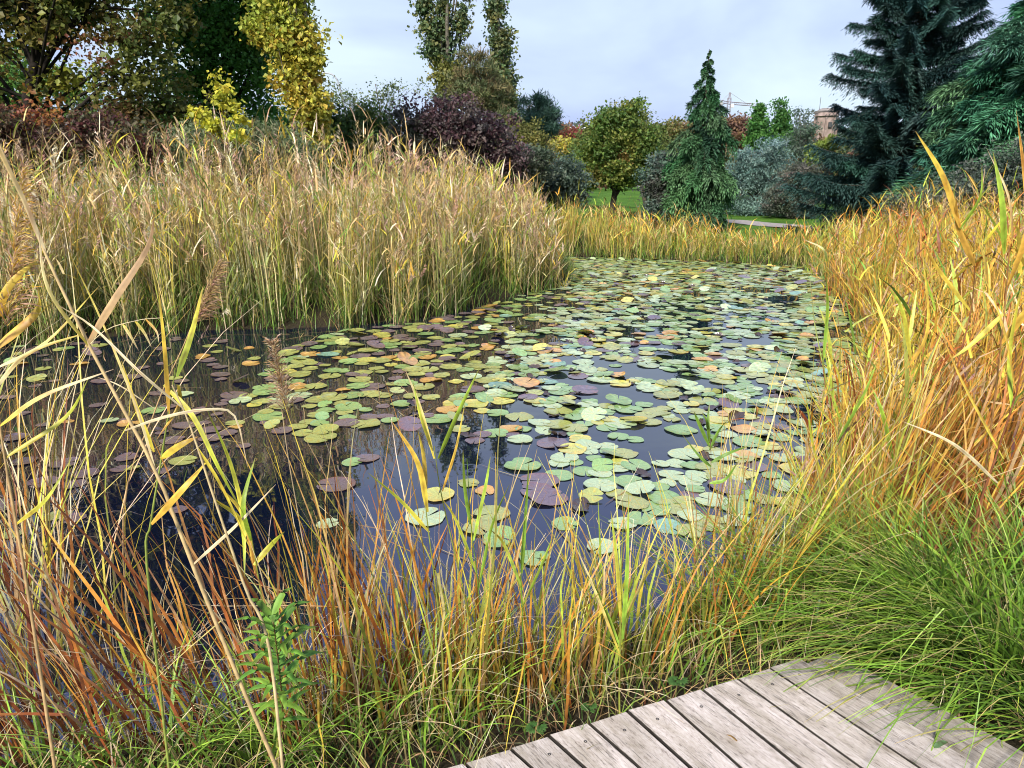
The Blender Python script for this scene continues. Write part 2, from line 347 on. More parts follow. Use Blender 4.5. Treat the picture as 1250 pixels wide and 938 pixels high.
def h_left(B, sd):
    px, py = proj(B)
    return np.interp(px, [-200, 100, 450, 560, 640, 670, 700], [2.3, 2.25, 2.3, 2.1, 1.7, 1.35, .7]) * np.interp(sd, [-.3, 0, .6], [.75, .85, 1])
bed('reed_bed', 'tall straw and gold reeds with feathery plumes along the pond bank', [0,1,2,3,4,5,6,7,8,9,10], -.25, 3.0, 150, h_left, reedpal, 3, (-13, 2.0, 6.5, 17.5), W=.0115, plume=.34, straight=.5,
    extra=lambda P: (P[:, 1] > 6.5) & (P[:, 0] < .98))
def h_far(B, sd):
    px, py = proj(B); return np.interp(px, [680, 730, 800, 870, 950, 1010], [1.5, 1.2, 1.0, .68, .56, .9])
bed('reed_bed', 'low golden reeds in an even belt along the far shore', [11,12,13,14], -.25, 1.5, 210, h_far, [GOLD, STRAW, TAN, ORANGE, OLIVE, GOLD, LIME], 1, (1.0, 9.5, 15.5, 22), W=.014, plume=.0)
def h_right(B, sd):
    px, py = proj(B); return np.interp(B[:, 1], [2.5, 4, 6, 10, 15], [.95, 1.2, 1.4, 1.6, 1.5]) * np.interp(sd, [-.3, .1, .8], [.6, .8, 1])
bed('reed_bed', 'dense golden orange reeds standing down the right-hand bank', [15,16,17,18,19,20,21], -.2, 3.2, 260, h_right, [GOLD, ORANGE, YEL, GOLD, TAN, RUST, LIME, GOLD], 1, (1.8, 12, 3.0, 16.5), W=.0105, plume=.05, straight=.8, lowpal=[RUST, BROWN, DRED, ORANGE, OLIVE])

def fringe():
    n = 60000; P = np.column_stack([rng.uniform(-11, 12, n), rng.uniform(5, 21, n)]); sd, sg = pond_sd(P)
    m = (sd > -.22) & (sd < .9) & (sg < 19) & (P[:, 1] > 4.5); P = P[m]; sd = sd[m]; N = len(P); M = G()
    B = np.column_stack([P, np.maximum(ground_z(P, sd), -.1)])
    blades(M, B, rng.uniform(.15, .6, N), rng.uniform(0, 2 * PI, N), rng.uniform(0, .5, N), rng.uniform(.2, 1.6, N), rng.uniform(.006, .012, N), pick([DKG, DKG, BROWN], N), pick([GREEN, GREEN, DKG, OLIVE], N), pick([GREEN, BRIGHT, STRAW, TAN], N), S=4)
    tag(M.build('grass', M_REED), 'low green grass fringe at the foot of the reeds around the water', 'grass', kind='stuff')
fringe()
# ------------------------------------------------------------------ trees
def limbs(M, base, top, tips, r0, col, ntip=26):
    base = np.asarray(base, float); top = np.asarray(top, float); h = top - base
    pts = [base + h * t + np.array([rng.normal(0, .012), rng.normal(0, .012), 0]) * np.linalg.norm(h) * (t > 0) for t in np.linspace(0, 1, 8)]
    tube(M, pts, r0 * np.linspace(1.15, .25, 8), col, 9)
    tips = np.asarray(tips); sel = tips[rng.permutation(len(tips))[:ntip]]
    for tp in sel:
        f = np.clip((tp[2] - base[2]) / (h[2] + 1e-6) * rng.uniform(.45, .8), .12, .92); p0 = base + h * f
        r = r0 * (1.1 - f * .8) * rng.uniform(.25, .5)
        mid = (p0 + tp) / 2 + np.array([0, 0, .08 * np.linalg.norm(tp - p0)]) + rng.normal(0, .05, 3) * np.linalg.norm(tp - p0)
        tube(M, smooth_line([p0, mid, tp], 6), r * np.linspace(1, .22, 6), col, 5)
def tree(name, label, cat, Y, lobes, base_px, pal, n, leaf, clump=.35, r0=.12, bark=(.07, .055, .04), elong=1.6, droop=0., ntip=26, kind='leaf', depth=1.0, trunk_top=None, accents=None, per=60, group=None, shell=.45):
    cs, rs = [], []
    for (px, py, rx, ry) in lobes:
        c = aty(px, py, Y); s = Y / ray(px, py)[1] / F; cs.append(c + np.array([0, rng.uniform(-.3, .3) * rx * s, 0])); rs.append((rx * s, rx * s * depth, ry * s))
    cs = np.array(cs); rs = np.array(rs); vol = (rs.prod(1)) ** .75; K = max(8, n // per)
    li = rng.choice(len(cs), K, p=vol / vol.sum())
    u = runit(K) * (rng.uniform(0, 1, K) ** shell * np.where(rng.uniform(0, 1, K) < .15, rng.uniform(1.0, 1.3, K), 1))[:, None]
    cc = cs[li] + u * rs[li]
    gz = float(ground_z(np.array([[cc[:, 0].mean(), Y]]))[0]); cc[:, 2] = np.maximum(cc[:, 2], gz + .15)
    q = np.repeat(np.arange(K), per); m = len(q)
    cr = clump * rng.uniform(.5, 1.3, K)
    off = rng.normal(0, 1, (m, 3)) * np.array([1, 1, .6]) * cr[q][:, None] * .55
    pos = cc[q] + off
    basec = pick(pal, K, .12)
    if accents is not None:
        for (ax, ay, ar, apal) in accents:
            qx, qy = proj(cc); mm = (qx - ax) ** 2 + (qy - ay) ** 2 < ar ** 2; basec[mm] = pick(apal, mm.sum(), .12)
    col = basec[q] * .75 + pick(pal, m, .2) * .25; col = col * rng.uniform(.75, 1.25, (m, 1))
    d = runit(m) + np.array([0, 0, -droop]); nr = runit(m) + np.array([0, -.2, .9])
    L = leaf * rng.uniform(.6, 1.3, m) * rng.uniform(.7, 1.3, K)[q]
    root = empty(name, (cc[:, 0].mean() if base_px is None else aty(base_px, 240, Y)[0], Y, gz), label, cat, group)
    o = np.array(root.location)
    Mc = G(); kites(Mc, pos, d, nr, L, L / elong, col); Mc.build('crown', M_LEAF if kind == 'leaf' else M_NEEDLE, root, origin=o)
    Mt = G(); top = cc[cc[:, 2].argsort()[-max(3, K // 12):]].mean(0) if trunk_top is None else np.array(aty(*trunk_top, Y))
    limbs(Mt, (o[0], Y, gz - .1), top, cc, r0, bark, ntip); Mt.build('trunk', M_BARK, root, smooth=True, origin=o)
    return root
mapl = [(.09, .12, .025), (.13, .15, .03), (.06, .09, .02), (.20, .20, .04), (.20, .12, .04), (.12, .13, .03)]
tree('maple_tree', 'big dark maple with brownish olive leaves and a black forked trunk', 'tree', 15.5,
     [(20,8,70,34),(95,10,60,42),(150,60,50,45),(82,104,36,24),(70,52,28,20),(130,120,50,34),(-30,120,40,30),(150,160,50,20),(190,50,50,60),(195,125,40,45),(0,-70,120,80),(120,-80,110,90),(-80,40,90,90),(150,-220,120,110),(20,-200,130,110),(200,-120,80,100)],
     28, mapl, 52000, .11, .40, .17, (.02, .016, .013), 1.2, .3, 60, trunk_top=(40, -60), accents=[(85,100,34,[(.26,.27,.03),(.32,.30,.04)]),(60,135,30,[(.30,.12,.03),(.2,.08,.03)]),(120,60,26,[(.20,.06,.04),(.16,.10,.03)]),(20,60,40,[(.16,.14,.03),(.22,.16,.04)]),(160,160,30,[(.17,.09,.04)])])
tree('green_tree', 'tall dense deep green tree between the maple and the yellow poplar', 'tree', 19,
     [(270,50,55,65),(225,20,45,55),(300,110,40,50),(245,120,50,40),(290,-60,65,90),(230,-120,65,90),(310,20,40,60),(260,-210,60,80)],
     262, [(.07,.21,.035),(.09,.25,.045),(.05,.15,.03),(.13,.26,.05)], 40000, .115, .42, .16, (.03,.025,.02), 1.4, .3, 40)
tree('hedge_tree', 'bright green tree showing through the gaps under the maple', 'tree', 24, [(10,85,60,30),(20,130,70,40),(120,150,60,35),(-80,120,60,50),(90,110,30,20)], 40, [(.12,.24,.04),(.09,.19,.035),(.18,.28,.05)], 14000, .16, .5, .1)
tree('hedge_tree', 'mid green leafy tree low behind the yellow sapling', 'tree', 23, [(200,160,50,35),(260,170,50,30),(330,170,50,30),(390,180,30,30)], 250, [(.07,.16,.035),(.10,.18,.04),(.05,.12,.03)], 14000, .14, .5, .1)
tree('yellow_poplar', 'slender poplar turning yellow and gold, leaning beside the green tree', 'tree', 16,
     [(332,5,22,45),(348,45,26,40),(360,85,26,40),(375,125,26,35),(383,158,18,25),(345,-60,24,60),(352,-150,20,70),(360,-250,15,70),(392,60,7,28),(318,30,14,30),(362,15,16,34),(374,55,12,28),(366,-40,14,40)],
     370, [(.46,.38,.05),(.50,.44,.07),(.30,.34,.05),(.38,.38,.06),(.44,.30,.04)], 22000, .095, .24, .07, (.16,.13,.10), 1.15, .7, 40, per=26,
     accents=[(335,-10,50,[(.24,.32,.05),(.35,.38,.05)]),(350,-160,90,[(.2,.28,.04)])], shell=.6)
tree('maroon_shrub', 'spreading shrub in maroon and rusty autumn leaf below the maple', 'shrub', 12.5,
     [(20,160,55,30),(75,165,50,30),(125,165,38,28),(-45,155,60,40),(170,175,30,20)], 60,
     [(.12,.035,.035),(.08,.03,.03),(.16,.07,.035),(.07,.08,.03),(.10,.07,.04),(.06,.05,.03)], 20000, .065, .28, .05, (.05,.04,.035), 1.3, .1, 50,
     accents=[(55,125,34,[(.34,.13,.03),(.28,.08,.04)])])
tree('yellow_sapling', 'thin sapling with a few bright yellow-green round leaves', 'sapling', 12,
     [(262,92,7,8),(270,112,10,8),(280,128,12,8),(242,138,9,9),(292,142,9,7),(262,152,14,7),(285,165,14,8)], 300,
     [(.48,.46,.04),(.55,.50,.05),(.36,.40,.05)], 1000, .075, .12, .03, (.12,.09,.06), 1.05, .4, 14, per=8)
tree('willow_shrub', 'loose grey-green willow shrub rising just over the reeds', 'shrub', 13.5,
     [(225,178,34,20),(270,172,40,25),(315,178,45,28),(355,188,34,22),(190,188,30,16)], 280,
     [(.13,.18,.08),(.18,.22,.11),(.09,.14,.05),(.22,.22,.12)], 13000, .10, .30, .05, (.12,.10,.08), 3.2, -.2, 60)
tree('green_shrub', 'mid green leafy shrub behind the reeds next to the lamp', 'shrub', 24,
     [(415,165,32,28),(450,150,32,22),(400,145,18,24),(445,182,45,26),(410,195,40,20)], 430,
     [(.06,.13,.03),(.10,.17,.03),(.20,.24,.05),(.08,.11,.04)], 15000, .12, .4, .07)
tree('open_shrub', 'open twiggy shrub with sparse pale leaves against the sky', 'shrub', 26,
     [(470,118,18,14),(490,110,12,12),(455,128,16,12),(400,118,14,20),(512,110,10,10),(430,125,14,12)], 470,
     [(.12,.17,.07),(.18,.22,.10)], 1700, .09, .35, .05, (.14,.11,.09), 1.6, 0, 70, per=18)
tree('purple_smokebush', 'broad rounded smoke bush with dusky purple-brown leaves', 'shrub', 20,
     [(555,150,42,30),(592,170,38,38),(510,152,32,28),(498,182,34,32),(550,190,60,32),(622,195,24,26)], 550,
     [(.075,.035,.045),(.10,.05,.055),(.05,.03,.035),(.13,.10,.09),(.09,.08,.07)], 30000, .085, .28, .09, (.05,.035,.03), 1.4, 0, 80,
     accents=[(490,170,34,[(.11,.13,.08),(.08,.08,.06)])])
pop = [(.10,.16,.07),(.14,.20,.08),(.08,.12,.06),(.20,.20,.06)]
tree('tall_poplar', 'tall narrow poplar with several upright stems, open against the sky', 'tree', 34,
     [(517,10,10,40),(528,55,12,35),(541,30,10,50),(562,25,10,45),(545,85,20,30),(530,-50,10,50),(562,-50,9,55),(552,115,22,22),(571,-5,7,20)], 552,
     pop, 13000, .15, .30, .16, (.10,.09,.07), 1.2, .2, 50, per=26, group='poplars', accents=[(545,95,24,[(.24,.22,.04),(.2,.2,.05)])], shell=.6)
tree('tall_poplar', 'single tapering poplar standing to the side of the bronze pine', 'tree', 35,
     [(607,15,9,30),(610,50,13,28),(612,85,16,30),(606,-40,8,45),(616,115,16,28),(618,145,14,20)], 614,
     pop, 11000, .15, .30, .14, (.10,.09,.07), 1.2, .2, 36, per=26, group='poplars', shell=.6)
def pinetree(label, Y, lobes, bx, pal, n, leaf=.22): return tree('pine_tree', label, 'tree', Y, lobes, bx, pal, n, leaf, .32, .12, (.09,.06,.04), 7, -.6, 30, 'needle', per=70)
pinetree('bronze-green pine with tufted needles between the poplars', 31, [(577,72,14,14),(588,92,20,14),(568,98,18,12),(600,112,22,14),(580,120,24,14),(598,135,22,12),(560,112,10,10)], 585,
         [(.10,.13,.05),(.14,.13,.05),(.17,.12,.06),(.07,.10,.04)], 16000)
pinetree('small dark green pine on its own beyond the purple bush', 40, [(640,130,9,10),(660,128,12,9),(668,142,16,12),(650,148,18,12),(676,150,10,10),(660,162,22,10)], 660,
         [(.04,.09,.06),(.06,.12,.08),(.03,.07,.05)], 14000, .25)
tree('olive_shrub', 'yellowish olive shrub beside the purple bush', 'shrub', 30, [(640,165,20,18),(655,185,20,20),(630,185,18,22)], 642, [(.18,.19,.05),(.13,.14,.04),(.24,.22,.06)], 8000, .12, .35, .07)
tree('grey_shrub', 'dull grey-green shrub over the tip of the reed bank', 'shrub', 21, [(645,205,30,26),(625,220,25,20)], 640, [(.09,.11,.07),(.13,.15,.10),(.06,.09,.05)], 12000, .09, .28, .06)
tree('grey_shrub', 'blue-grey shrub with dark gaps next to the lawn opening', 'shrub', 22.5, [(688,218,26,24),(672,235,22,18),(705,235,12,14)], 686, [(.09,.13,.09),(.12,.17,.13),(.05,.08,.05)], 12000, .09, .28, .06)
tree('red_tree', 'small brick-red autumn tree in the distance under the white roof', 'tree', 75, [(706,172,9,8),(700,168,6,8)], 705, [(.24,.06,.04),(.17,.05,.04)], 3500, .35, .8, .12)
tree('orange_tree', 'distant rusty orange tree beside the brick-red one', 'tree', 78, [(689,164,9,7),(683,172,8,10)], 688, [(.32,.16,.06),(.26,.14,.06)], 3500, .35, .8, .12)
tree('yellow_tree', 'bright yellow-green small tree in front of the red one', 'tree', 55, [(693,182,10,9),(684,178,7,10),(698,188,8,10)], 692, [(.40,.38,.05),(.32,.34,.06),(.40,.28,.08)], 4500, .22, .5, .1)
tree('park_tree', 'bushy olive and yellow park tree on a short dark trunk on the lawn', 'tree', 33,
     [(745,160,28,24),(765,148,18,18),(735,185,26,24),(770,185,24,24),(752,212,26,16),(722,200,14,20),(788,172,16,18),(716,212,14,18),(792,205,16,16),(755,134,4,9),(778,136,5,10),(735,145,7,7)], 752,
     [(.09,.16,.03),(.15,.20,.035),(.06,.12,.025),(.20,.21,.04)], 34000, .13, .42, .14, (.035,.028,.022), 1.4, .1, 50,
     accents=[(762,190,9,[(.30,.18,.06)]),(728,215,12,[(.24,.20,.05)])])
tree('spreading_tree', 'broad olive green tree merging behind the park tree on both sides', 'tree', 40, [(712,188,16,20),(722,165,14,14),(796,178,20,20),(810,195,18,18),(780,150,12,10),(700,205,14,16)], 790, [(.10,.14,.03),(.14,.17,.04),(.08,.11,.03)], 16000, .14, .5, .12)
for px, yy, lab, pl_, n_ in ((808, 162, 'olive tree crown behind the park tree', [(.14,.15,.04),(.18,.18,.05)], 9000), (835, 160, 'bronze-brown tree top showing beyond the dark weeping conifer', [(.24,.15,.07),(.17,.15,.05)], 7000)):
    tree('distant_tree', lab, 'tree', 58, [(px, yy + 12, 22, 20), (px + 12, yy, 14, 12), (px - 12, yy + 2, 13, 12)], px, pl_, n_, .25, .6, .12)
tree('grey_bush', 'round blue-green bush with silvery highlights beside the weeping conifer', 'bush', 27, [(812,210,22,20),(798,226,14,20),(828,230,18,26),(816,198,14,12),(812,246,22,14),(808,262,26,10)], 805,
     [(.08,.14,.10),(.12,.18,.14),(.05,.09,.06),(.11,.11,.10)], 20000, .10, .3, .07, accents=[(815,232,22,[(.10,.09,.08),(.09,.10,.07)])])
tree('brown_tree', 'reddish brown twiggy tree below the crane', 'tree', 60, [(898,162,20,16),(922,172,20,10),(905,150,10,7)], 905, [(.20,.11,.08),(.16,.09,.07),(.22,.13,.06)], 9000, .2, .6, .12)
tree('yellow_tree', 'small golden tree top right of the weeping conifer', 'tree', 62, [(884,152,7,7),(886,164,8,10)], 884, [(.50,.33,.05),(.42,.30,.07)], 2000, .25, .5, .1)
def cone_lobes(x, yt, yb, hw, k=7): return [(x + rng.normal(0, hw * .12), yt + (yb - yt) * (i + .4) / k, max(2.0, hw * (i + .6) / k), (yb - yt) / k * .8) for i in range(k)]
tree('birch_tree', 'cone-shaped fresh green tree nearer the weeping conifer', 'tree', 50, cone_lobes(926, 132, 180, 15), 926, [(.06,.17,.035),(.09,.22,.04),(.04,.12,.03)], 9000, .2, .4, .1)
tree('birch_tree', 'taller cone-shaped fresh green tree nearer the brick tower', 'tree', 50, cone_lobes(954, 124, 185, 15), 954, [(.06,.17,.035),(.09,.22,.04),(.04,.12,.03)], 10000, .2, .4, .1)
tree('silver_bush', 'big silvery blue-green willow bush at the end of the gravel path', 'bush', 35,
     [(912,202,22,20),(938,192,22,22),(925,228,36,28),(895,220,16,22),(925,252,32,14),(955,205,14,18),(915,256,34,8)], 925, [(.17,.27,.23),(.12,.21,.18),(.22,.32,.28),(.08,.14,.11)], 24000, .15, .36, .08, (.05,.04,.035), 3.2, -.4, 50)
tree('olive_bush', 'dark olive bush with grey twigs beside the silvery bush', 'bush', 33,
     [(965,225,24,30),(985,215,18,26),(975,250,30,18),(950,245,22,18),(975,258,30,9)], 968, [(.09,.11,.07),(.12,.13,.09),(.06,.07,.05),(.16,.14,.12)], 18000, .09, .28, .07)
tree('grey_birch', 'thin wispy grey-green tree with bare tips left of the tower', 'tree', 45, [(974,140,4,13),(984,138,3,14),(978,160,12,10),(990,160,8,10),(975,180,22,14)], 980, [(.11,.15,.11),(.08,.13,.08)], 5000, .14, .35, .08, (.13,.12,.11), 2, 0, 60, per=24)
tree('lime_shrub', 'yellow-green leafy branch between the tower and the dark spruce', 'shrub', 25, [(1005,180,14,5),(1018,172,10,5),(998,190,10,6)], 1010, [(.24,.30,.05),(.18,.25,.05)], 2400, .12, .2, .05)
tree('cotoneaster_shrub', 'dark shrub with tiny grey leaves behind the golden reeds', 'shrub', 13.5,
     [(1195,232,45,28),(1145,248,34,22),(1240,215,40,40),(1290,220,50,50),(1110,255,25,16)], 1200, [(.06,.09,.06),(.09,.12,.08),(.04,.06,.04),(.14,.16,.13)], 30000, .06, .24, .05)

def conifer(name, label, Y, bx, ytop, prof, pal, nb=240, droop=.35, sag=.1, hang=.0, tw=.16, L=.17, W=.05, lift=0., r0=.16, dens=1.0):
    """prof: list of (pixel row, half width in pixels)"""
    gz = float(ground_z(np.array([[aty(bx, 240, Y)[0], Y]]))[0]); top = aty(bx, ytop, Y)
    X = aty(bx, 240, Y)[0]; o = np.array([X, Y, gz]); Ht = top[2] - gz
    ys = np.array([p[0] for p in prof], float); zz = np.array([aty(bx, y, Y)[2] for y in ys]); rr = np.array([p[1] for p in prof]) * Y / F / 1.05
    order = zz.argsort(); zz, rr = zz[order], rr[order]
    root = empty(name, o, label, 'tree')
    Mt = G(); tube(Mt, [(X, Y, gz + Ht * t) for t in np.linspace(0, 1, 10)], r0 * np.linspace(1.1, .12, 10), (.06, .045, .035), 8)
    pos, dr, LL, cl = [], [], [], []
    for b in range(nb):
        z = gz + .35 + (Ht - .4) * (b + rng.uniform(0, 1)) / nb
        ln = np.interp(z, zz, rr) * rng.choice([rng.uniform(.3, .7), rng.uniform(.7, 1.0), rng.uniform(.88, 1.08)]); dj = rng.normal(0, .13); az = b * 2.39996 + rng.normal(0, .25)
        n = max(5, int(ln / .11)); t = np.linspace(0, 1, n)
        h = np.array([math.cos(az), math.sin(az), 0]); s = np.array([-math.sin(az), math.cos(az), 0])
        P = np.array([X, Y, z]) + h * (ln * t)[:, None]; P[:, 2] += ln * (lift * t - (droop + dj) * t + sag * t * t)
        P += s * (np.cumsum(rng.normal(0, .015, n)) * ln)[:, None]
        tube(Mt, P, .028 * np.linspace(1, .2, n) * (ln / 2 + .3), (.05, .04, .03), 4)
        bc = pick(pal, 1, .15)[0]
        for sd_ in (-1, 1):
            for rep in range(2):
                k = int(n * 4 * dens); tt = rng.uniform(.12, 1, k) ** .8; p0 = np.column_stack([np.interp(tt, t, P[:, j]) for j in range(3)])
                twl = tw * ln * (1.1 - tt * .75) * rng.uniform(.3, 1.4, k); m = 4; yaw = rng.uniform(.1, 1.1, (k, 1)); hg = hang * rng.uniform(-.1, 1.5, (k, 1))
                for q in range(m):
                    f = (q + .2) / m
                    d0 = h * yaw + s * sd_ * .85 + np.array([0, 0, -1.0]) * hg * (.3 + f)
                    d = d0 + rng.normal(0, .22, (k, 3))
                    pos.append(p0 + (d0 * twl[:, None]) * f + rng.normal(0, .02 * min(1, .3 + ln), (k, 3))); dr.append(d); LL.append(np.full(k, L) * rng.uniform(.6, 1.3, k) * min(1, .3 + ln))
                    cl.append(np.clip(bc * rng.uniform(.7, 1.35, (k, 1)) * (1 + .25 * (f > .6)), .004, .9))
    pos = np.concatenate(pos); d = np.concatenate(dr); LL = np.concatenate(LL); cl = np.concatenate(cl)
    Mc = G(); kites(Mc, pos, d, runit(len(pos)) * .6 + np.array([0, 0, .8]), LL, W, cl)
    Mc.build('crown', M_NEEDLE, root, origin=o); Mt.build('trunk', M_BARK, root, smooth=True, origin=o); return root
conifer('spruce_tree', 'huge dark blue-green spruce with long level branches, cut off by the sky edge', 22, 1095, -190,
        [(-190, 4), (-60, 48), (30, 76), (95, 88), (125, 92), (150, 84), (185, 100), (215, 125), (262, 118)], [(.018,.052,.045),(.026,.068,.056),(.014,.04,.035),(.035,.075,.066)], 300, .20, .28, .8, .24, .13, .023, r0=.2, dens=1.9)
conifer('cypress_tree', 'wide bright blue-green cypress with drooping feathery sprays, right of the spruce', 15.5, 1300, -190,
        [(-190, 30), (-40, 95), (60, 140), (130, 190), (200, 222), (225, 205), (250, 120)], [(.035,.11,.065),(.05,.15,.08),(.02,.08,.045),(.08,.17,.08)], 420, .25, -.12, .9, .30, .18, .026, r0=.2, dens=1.9)
conifer('weeping_conifer', 'narrow dark green weeping conifer with a wispy nodding tip at the far shore', 26, 853, 60,
        [(58, 2), (85, 8), (105, 16), (122, 26), (150, 37), (190, 44), (225, 47), (268, 42)], [(.03,.09,.035),(.045,.12,.045),(.02,.06,.03),(.06,.13,.055)], 85, .35, -.3, 1.7, .42, .15, .034, r0=.09, dens=1.9)

# distant woods and hills
def wood(name, label, n, Yr, Xr, hf, pal, leaf):
    P = np.column_stack([rng.uniform(*Xr, n), rng.uniform(*Yr, n)]); h = hf(P)
    cx_ = rng.uniform(*Xr, n // 250); cy_ = rng.uniform(*Yr, n // 250); q = rng.integers(0, len(cx_), n)
    r_ = rng.uniform(2.0, 4.0, len(cx_)) * leaf; u = runit(n); P[:, 0] = cx_[q] + u[:, 0] * r_[q]; P[:, 1] = cy_[q] + u[:, 1] * r_[q]
    h = hf(P) * rng.uniform(.8, 1.1, len(cx_))[q]; hh = h * .58 + u[:, 2] * h * .42
    cb = pick(pal, len(cx_), .15)
    M = G(); kites(M, np.column_stack([P, hh + 1.0]), runit(n), runit(n) + np.array([0, -.5, .6]), leaf * rng.uniform(.6, 1.3, n), leaf * .7, cb[q] * rng.uniform(.7, 1.3, (n, 1)))
    tag(M.build(name, M_LEAF), label, 'woodland', kind='stuff')
def hnear(P):
    px = CX + F * P[:, 0] / P[:, 1] / 1.04
    return np.interp(px, [-200, 380, 640, 675, 690, 735, 745, 1000, 1300], [7.5, 6.5, 7.2, 6.2, 4.2, 4.2, 6.8, 6.6, 8.0])
wood('woods', 'mixed autumn woodland closing the far side of the park', 90000, (85, 115), (-110, 110), hnear,
     [(.10,.13,.04),(.14,.14,.05),(.20,.14,.06),(.08,.12,.05),(.17,.09,.05),(.22,.17,.05)], .55)
g = G(); xs = np.linspace(-900, 900, 91); hh = 33 + 4 * np.sin(xs / 130) + 2.5 * np.sin(xs / 37 + 1)
prof_y = [380, 430, 480, 520, 700, 1500]; fr = [.0, .45, .85, 1.0, .9, .0]
V = np.array([(x, y, 1 + h * f_) for y, f_ in zip(prof_y, fr) for x, h in zip(xs, hh)]); i = np.arange(len(V)).reshape(6, 91)
g.add(V, np.stack([i[:-1, :-1], i[:-1, 1:], i[1:, 1:], i[1:, :-1]], -1), (.06, .085, .06))
tag(g.build('hills', M_BRICK, smooth=True), 'low wooded hills on the horizon', kind='structure')
wood('hill_forest', 'bluish forest covering the far hill', 24000, (470, 540), (-330, 420), lambda P: np.full(len(P), 44.0) + 3 * np.sin(P[:, 0] / 9), [(.09,.13,.10),(.12,.15,.11),(.16,.14,.10)], 2.2)

# ------------------------------------------------------------------ buildings, crane, lamp
def tower():
    Y = 150.; c = aty(1007, 160, Y); X = c[0]; zt = aty(1010, 136, Y)[2]; o = np.array([X, Y, 1.3])
    root = empty('brick_tower', o, 'round-topped old brick tower rising behind the trees beside the spruce', 'tower')
    def ring(M, z0, z1, r0_, r1_, col, n=8):
        a = np.linspace(0, 2 * PI, n, endpoint=False) + PI / 8; b = np.roll(a, -1)
        for p, q in zip(a, b):
            V = [(r0_*math.cos(p), r0_*math.sin(p), z0), (r0_*math.cos(q), r0_*math.sin(q), z0), (r1_*math.cos(q), r1_*math.sin(q), z1), (r1_*math.cos(p), r1_*math.sin(p), z1)]
            M.add(V, [(0, 1, 2, 3)], col)
    H = zt - 1.3; w = G(); ring(w, 0, H - 1.2, 2.3, 2.0, (.23, .175, .15)); 
    for k in range(8):
        a = k * PI / 4 + PI / 8; x, y = 2.12 * math.cos(a), 2.12 * math.sin(a); box(w, (x - .16, y - .16, 0), (x + .16, y + .16, H - 1.25), (.20, .15, .13))
    w.build('wall', M_BRICK, root)
    r = G(); ring(r, H - 1.2, H - 1.0, 2.1, 2.35, (.22, .17, .15)); ring(r, H - 1.0, H - .2, 2.35, 2.25, (.25, .19, .17)); ring(r, H - .2, H, 2.45, 2.45, (.16, .14, .13)); ring(r, H, H + .5, 2.1, 1.4, (.20, .18, .17)); ring(r, H + .5, H + .52, 1.4, .01, (.20, .18, .17))
    ro = r.build('roof', M_BRICK, root)
    l = G(); ring(l, 4.0, 4.35, 2.5, 2.5, (.24, .18, .16)); l.build('ledge', M_BRICK, root)
    m = G(); tube(m, [(-1.6, 0, H - .3), (-1.6, 0, H + 2.6)], .05, (.1, .1, .1), 5); m.build('mast', M_METAL, root)
    wn = G(); box(wn, (-.35, -2.25, H - 3.2), (.35, -2.0, H - 2.2), (.05, .05, .05)); wn.build('window', M_METAL, root)
tower()
def hall():
    Y = 240.; a = aty(690, 157, Y); zt = a[2]; root = empty('long_hall', (a[0], Y, 1.3), 'long low hall with a white roof below the horizon hill', 'building'); L = 26; H = zt - 1.3
    w = G(); box(w, (0, 0, 0), (L, 14, H - 1.2), (.34, .34, .36)); w.build('wall', M_METAL, root)
    r = G(); V = [(-.5, -.6, H - 1.25), (L + .5, -.6, H - 1.25), (L + .5, 7, H + .9), (-.5, 7, H + .9), (L + .5, 14.6, H - 1.25), (-.5, 14.6, H - 1.25), (-.5, -.6, H - 1.6), (L + .5, -.6, H - 1.6), (-.5, 14.6, H - 1.6), (L + .5, 14.6, H - 1.6)]
    r.add(V, [(0, 1, 2, 3), (3, 2, 4, 5), (6, 7, 1, 0), (5, 4, 9, 8), (6, 8, 9, 7)], (.8, .8, .8)); r.build('roof', M_METAL, root)
    for k in range(6):
        wn = G(); box(wn, (1.5 + k * 4, -.06, H - 3.1), (4.0 + k * 4, .02, H - 1.9), (.06, .07, .08)); wn.build('window', M_METAL, root)
hall()
def truss(M, a, b, w, col, nseg):
    a, b = np.array(a, float), np.array(b, float); d = (b - a) / np.linalg.norm(b - a)
    u = np.cross(d, (0, 1, 0)); u /= np.linalg.norm(u); v = np.cross(d, u)
    cs = [u * w / 2 + v * w / 2, -u * w / 2 + v * w / 2, -u * w / 2 - v * w / 2, u * w / 2 - v * w / 2]
    for c in cs: tube(M, [a + c, b + c], .11, col, 4)
    for k in range(nseg):
        p, q = a + (b - a) * k / nseg, a + (b - a) * (k + 1) / nseg
        for j in range(4): tube(M, [p + cs[j], q + cs[(j + 1) % 4]], .06, col, 3)
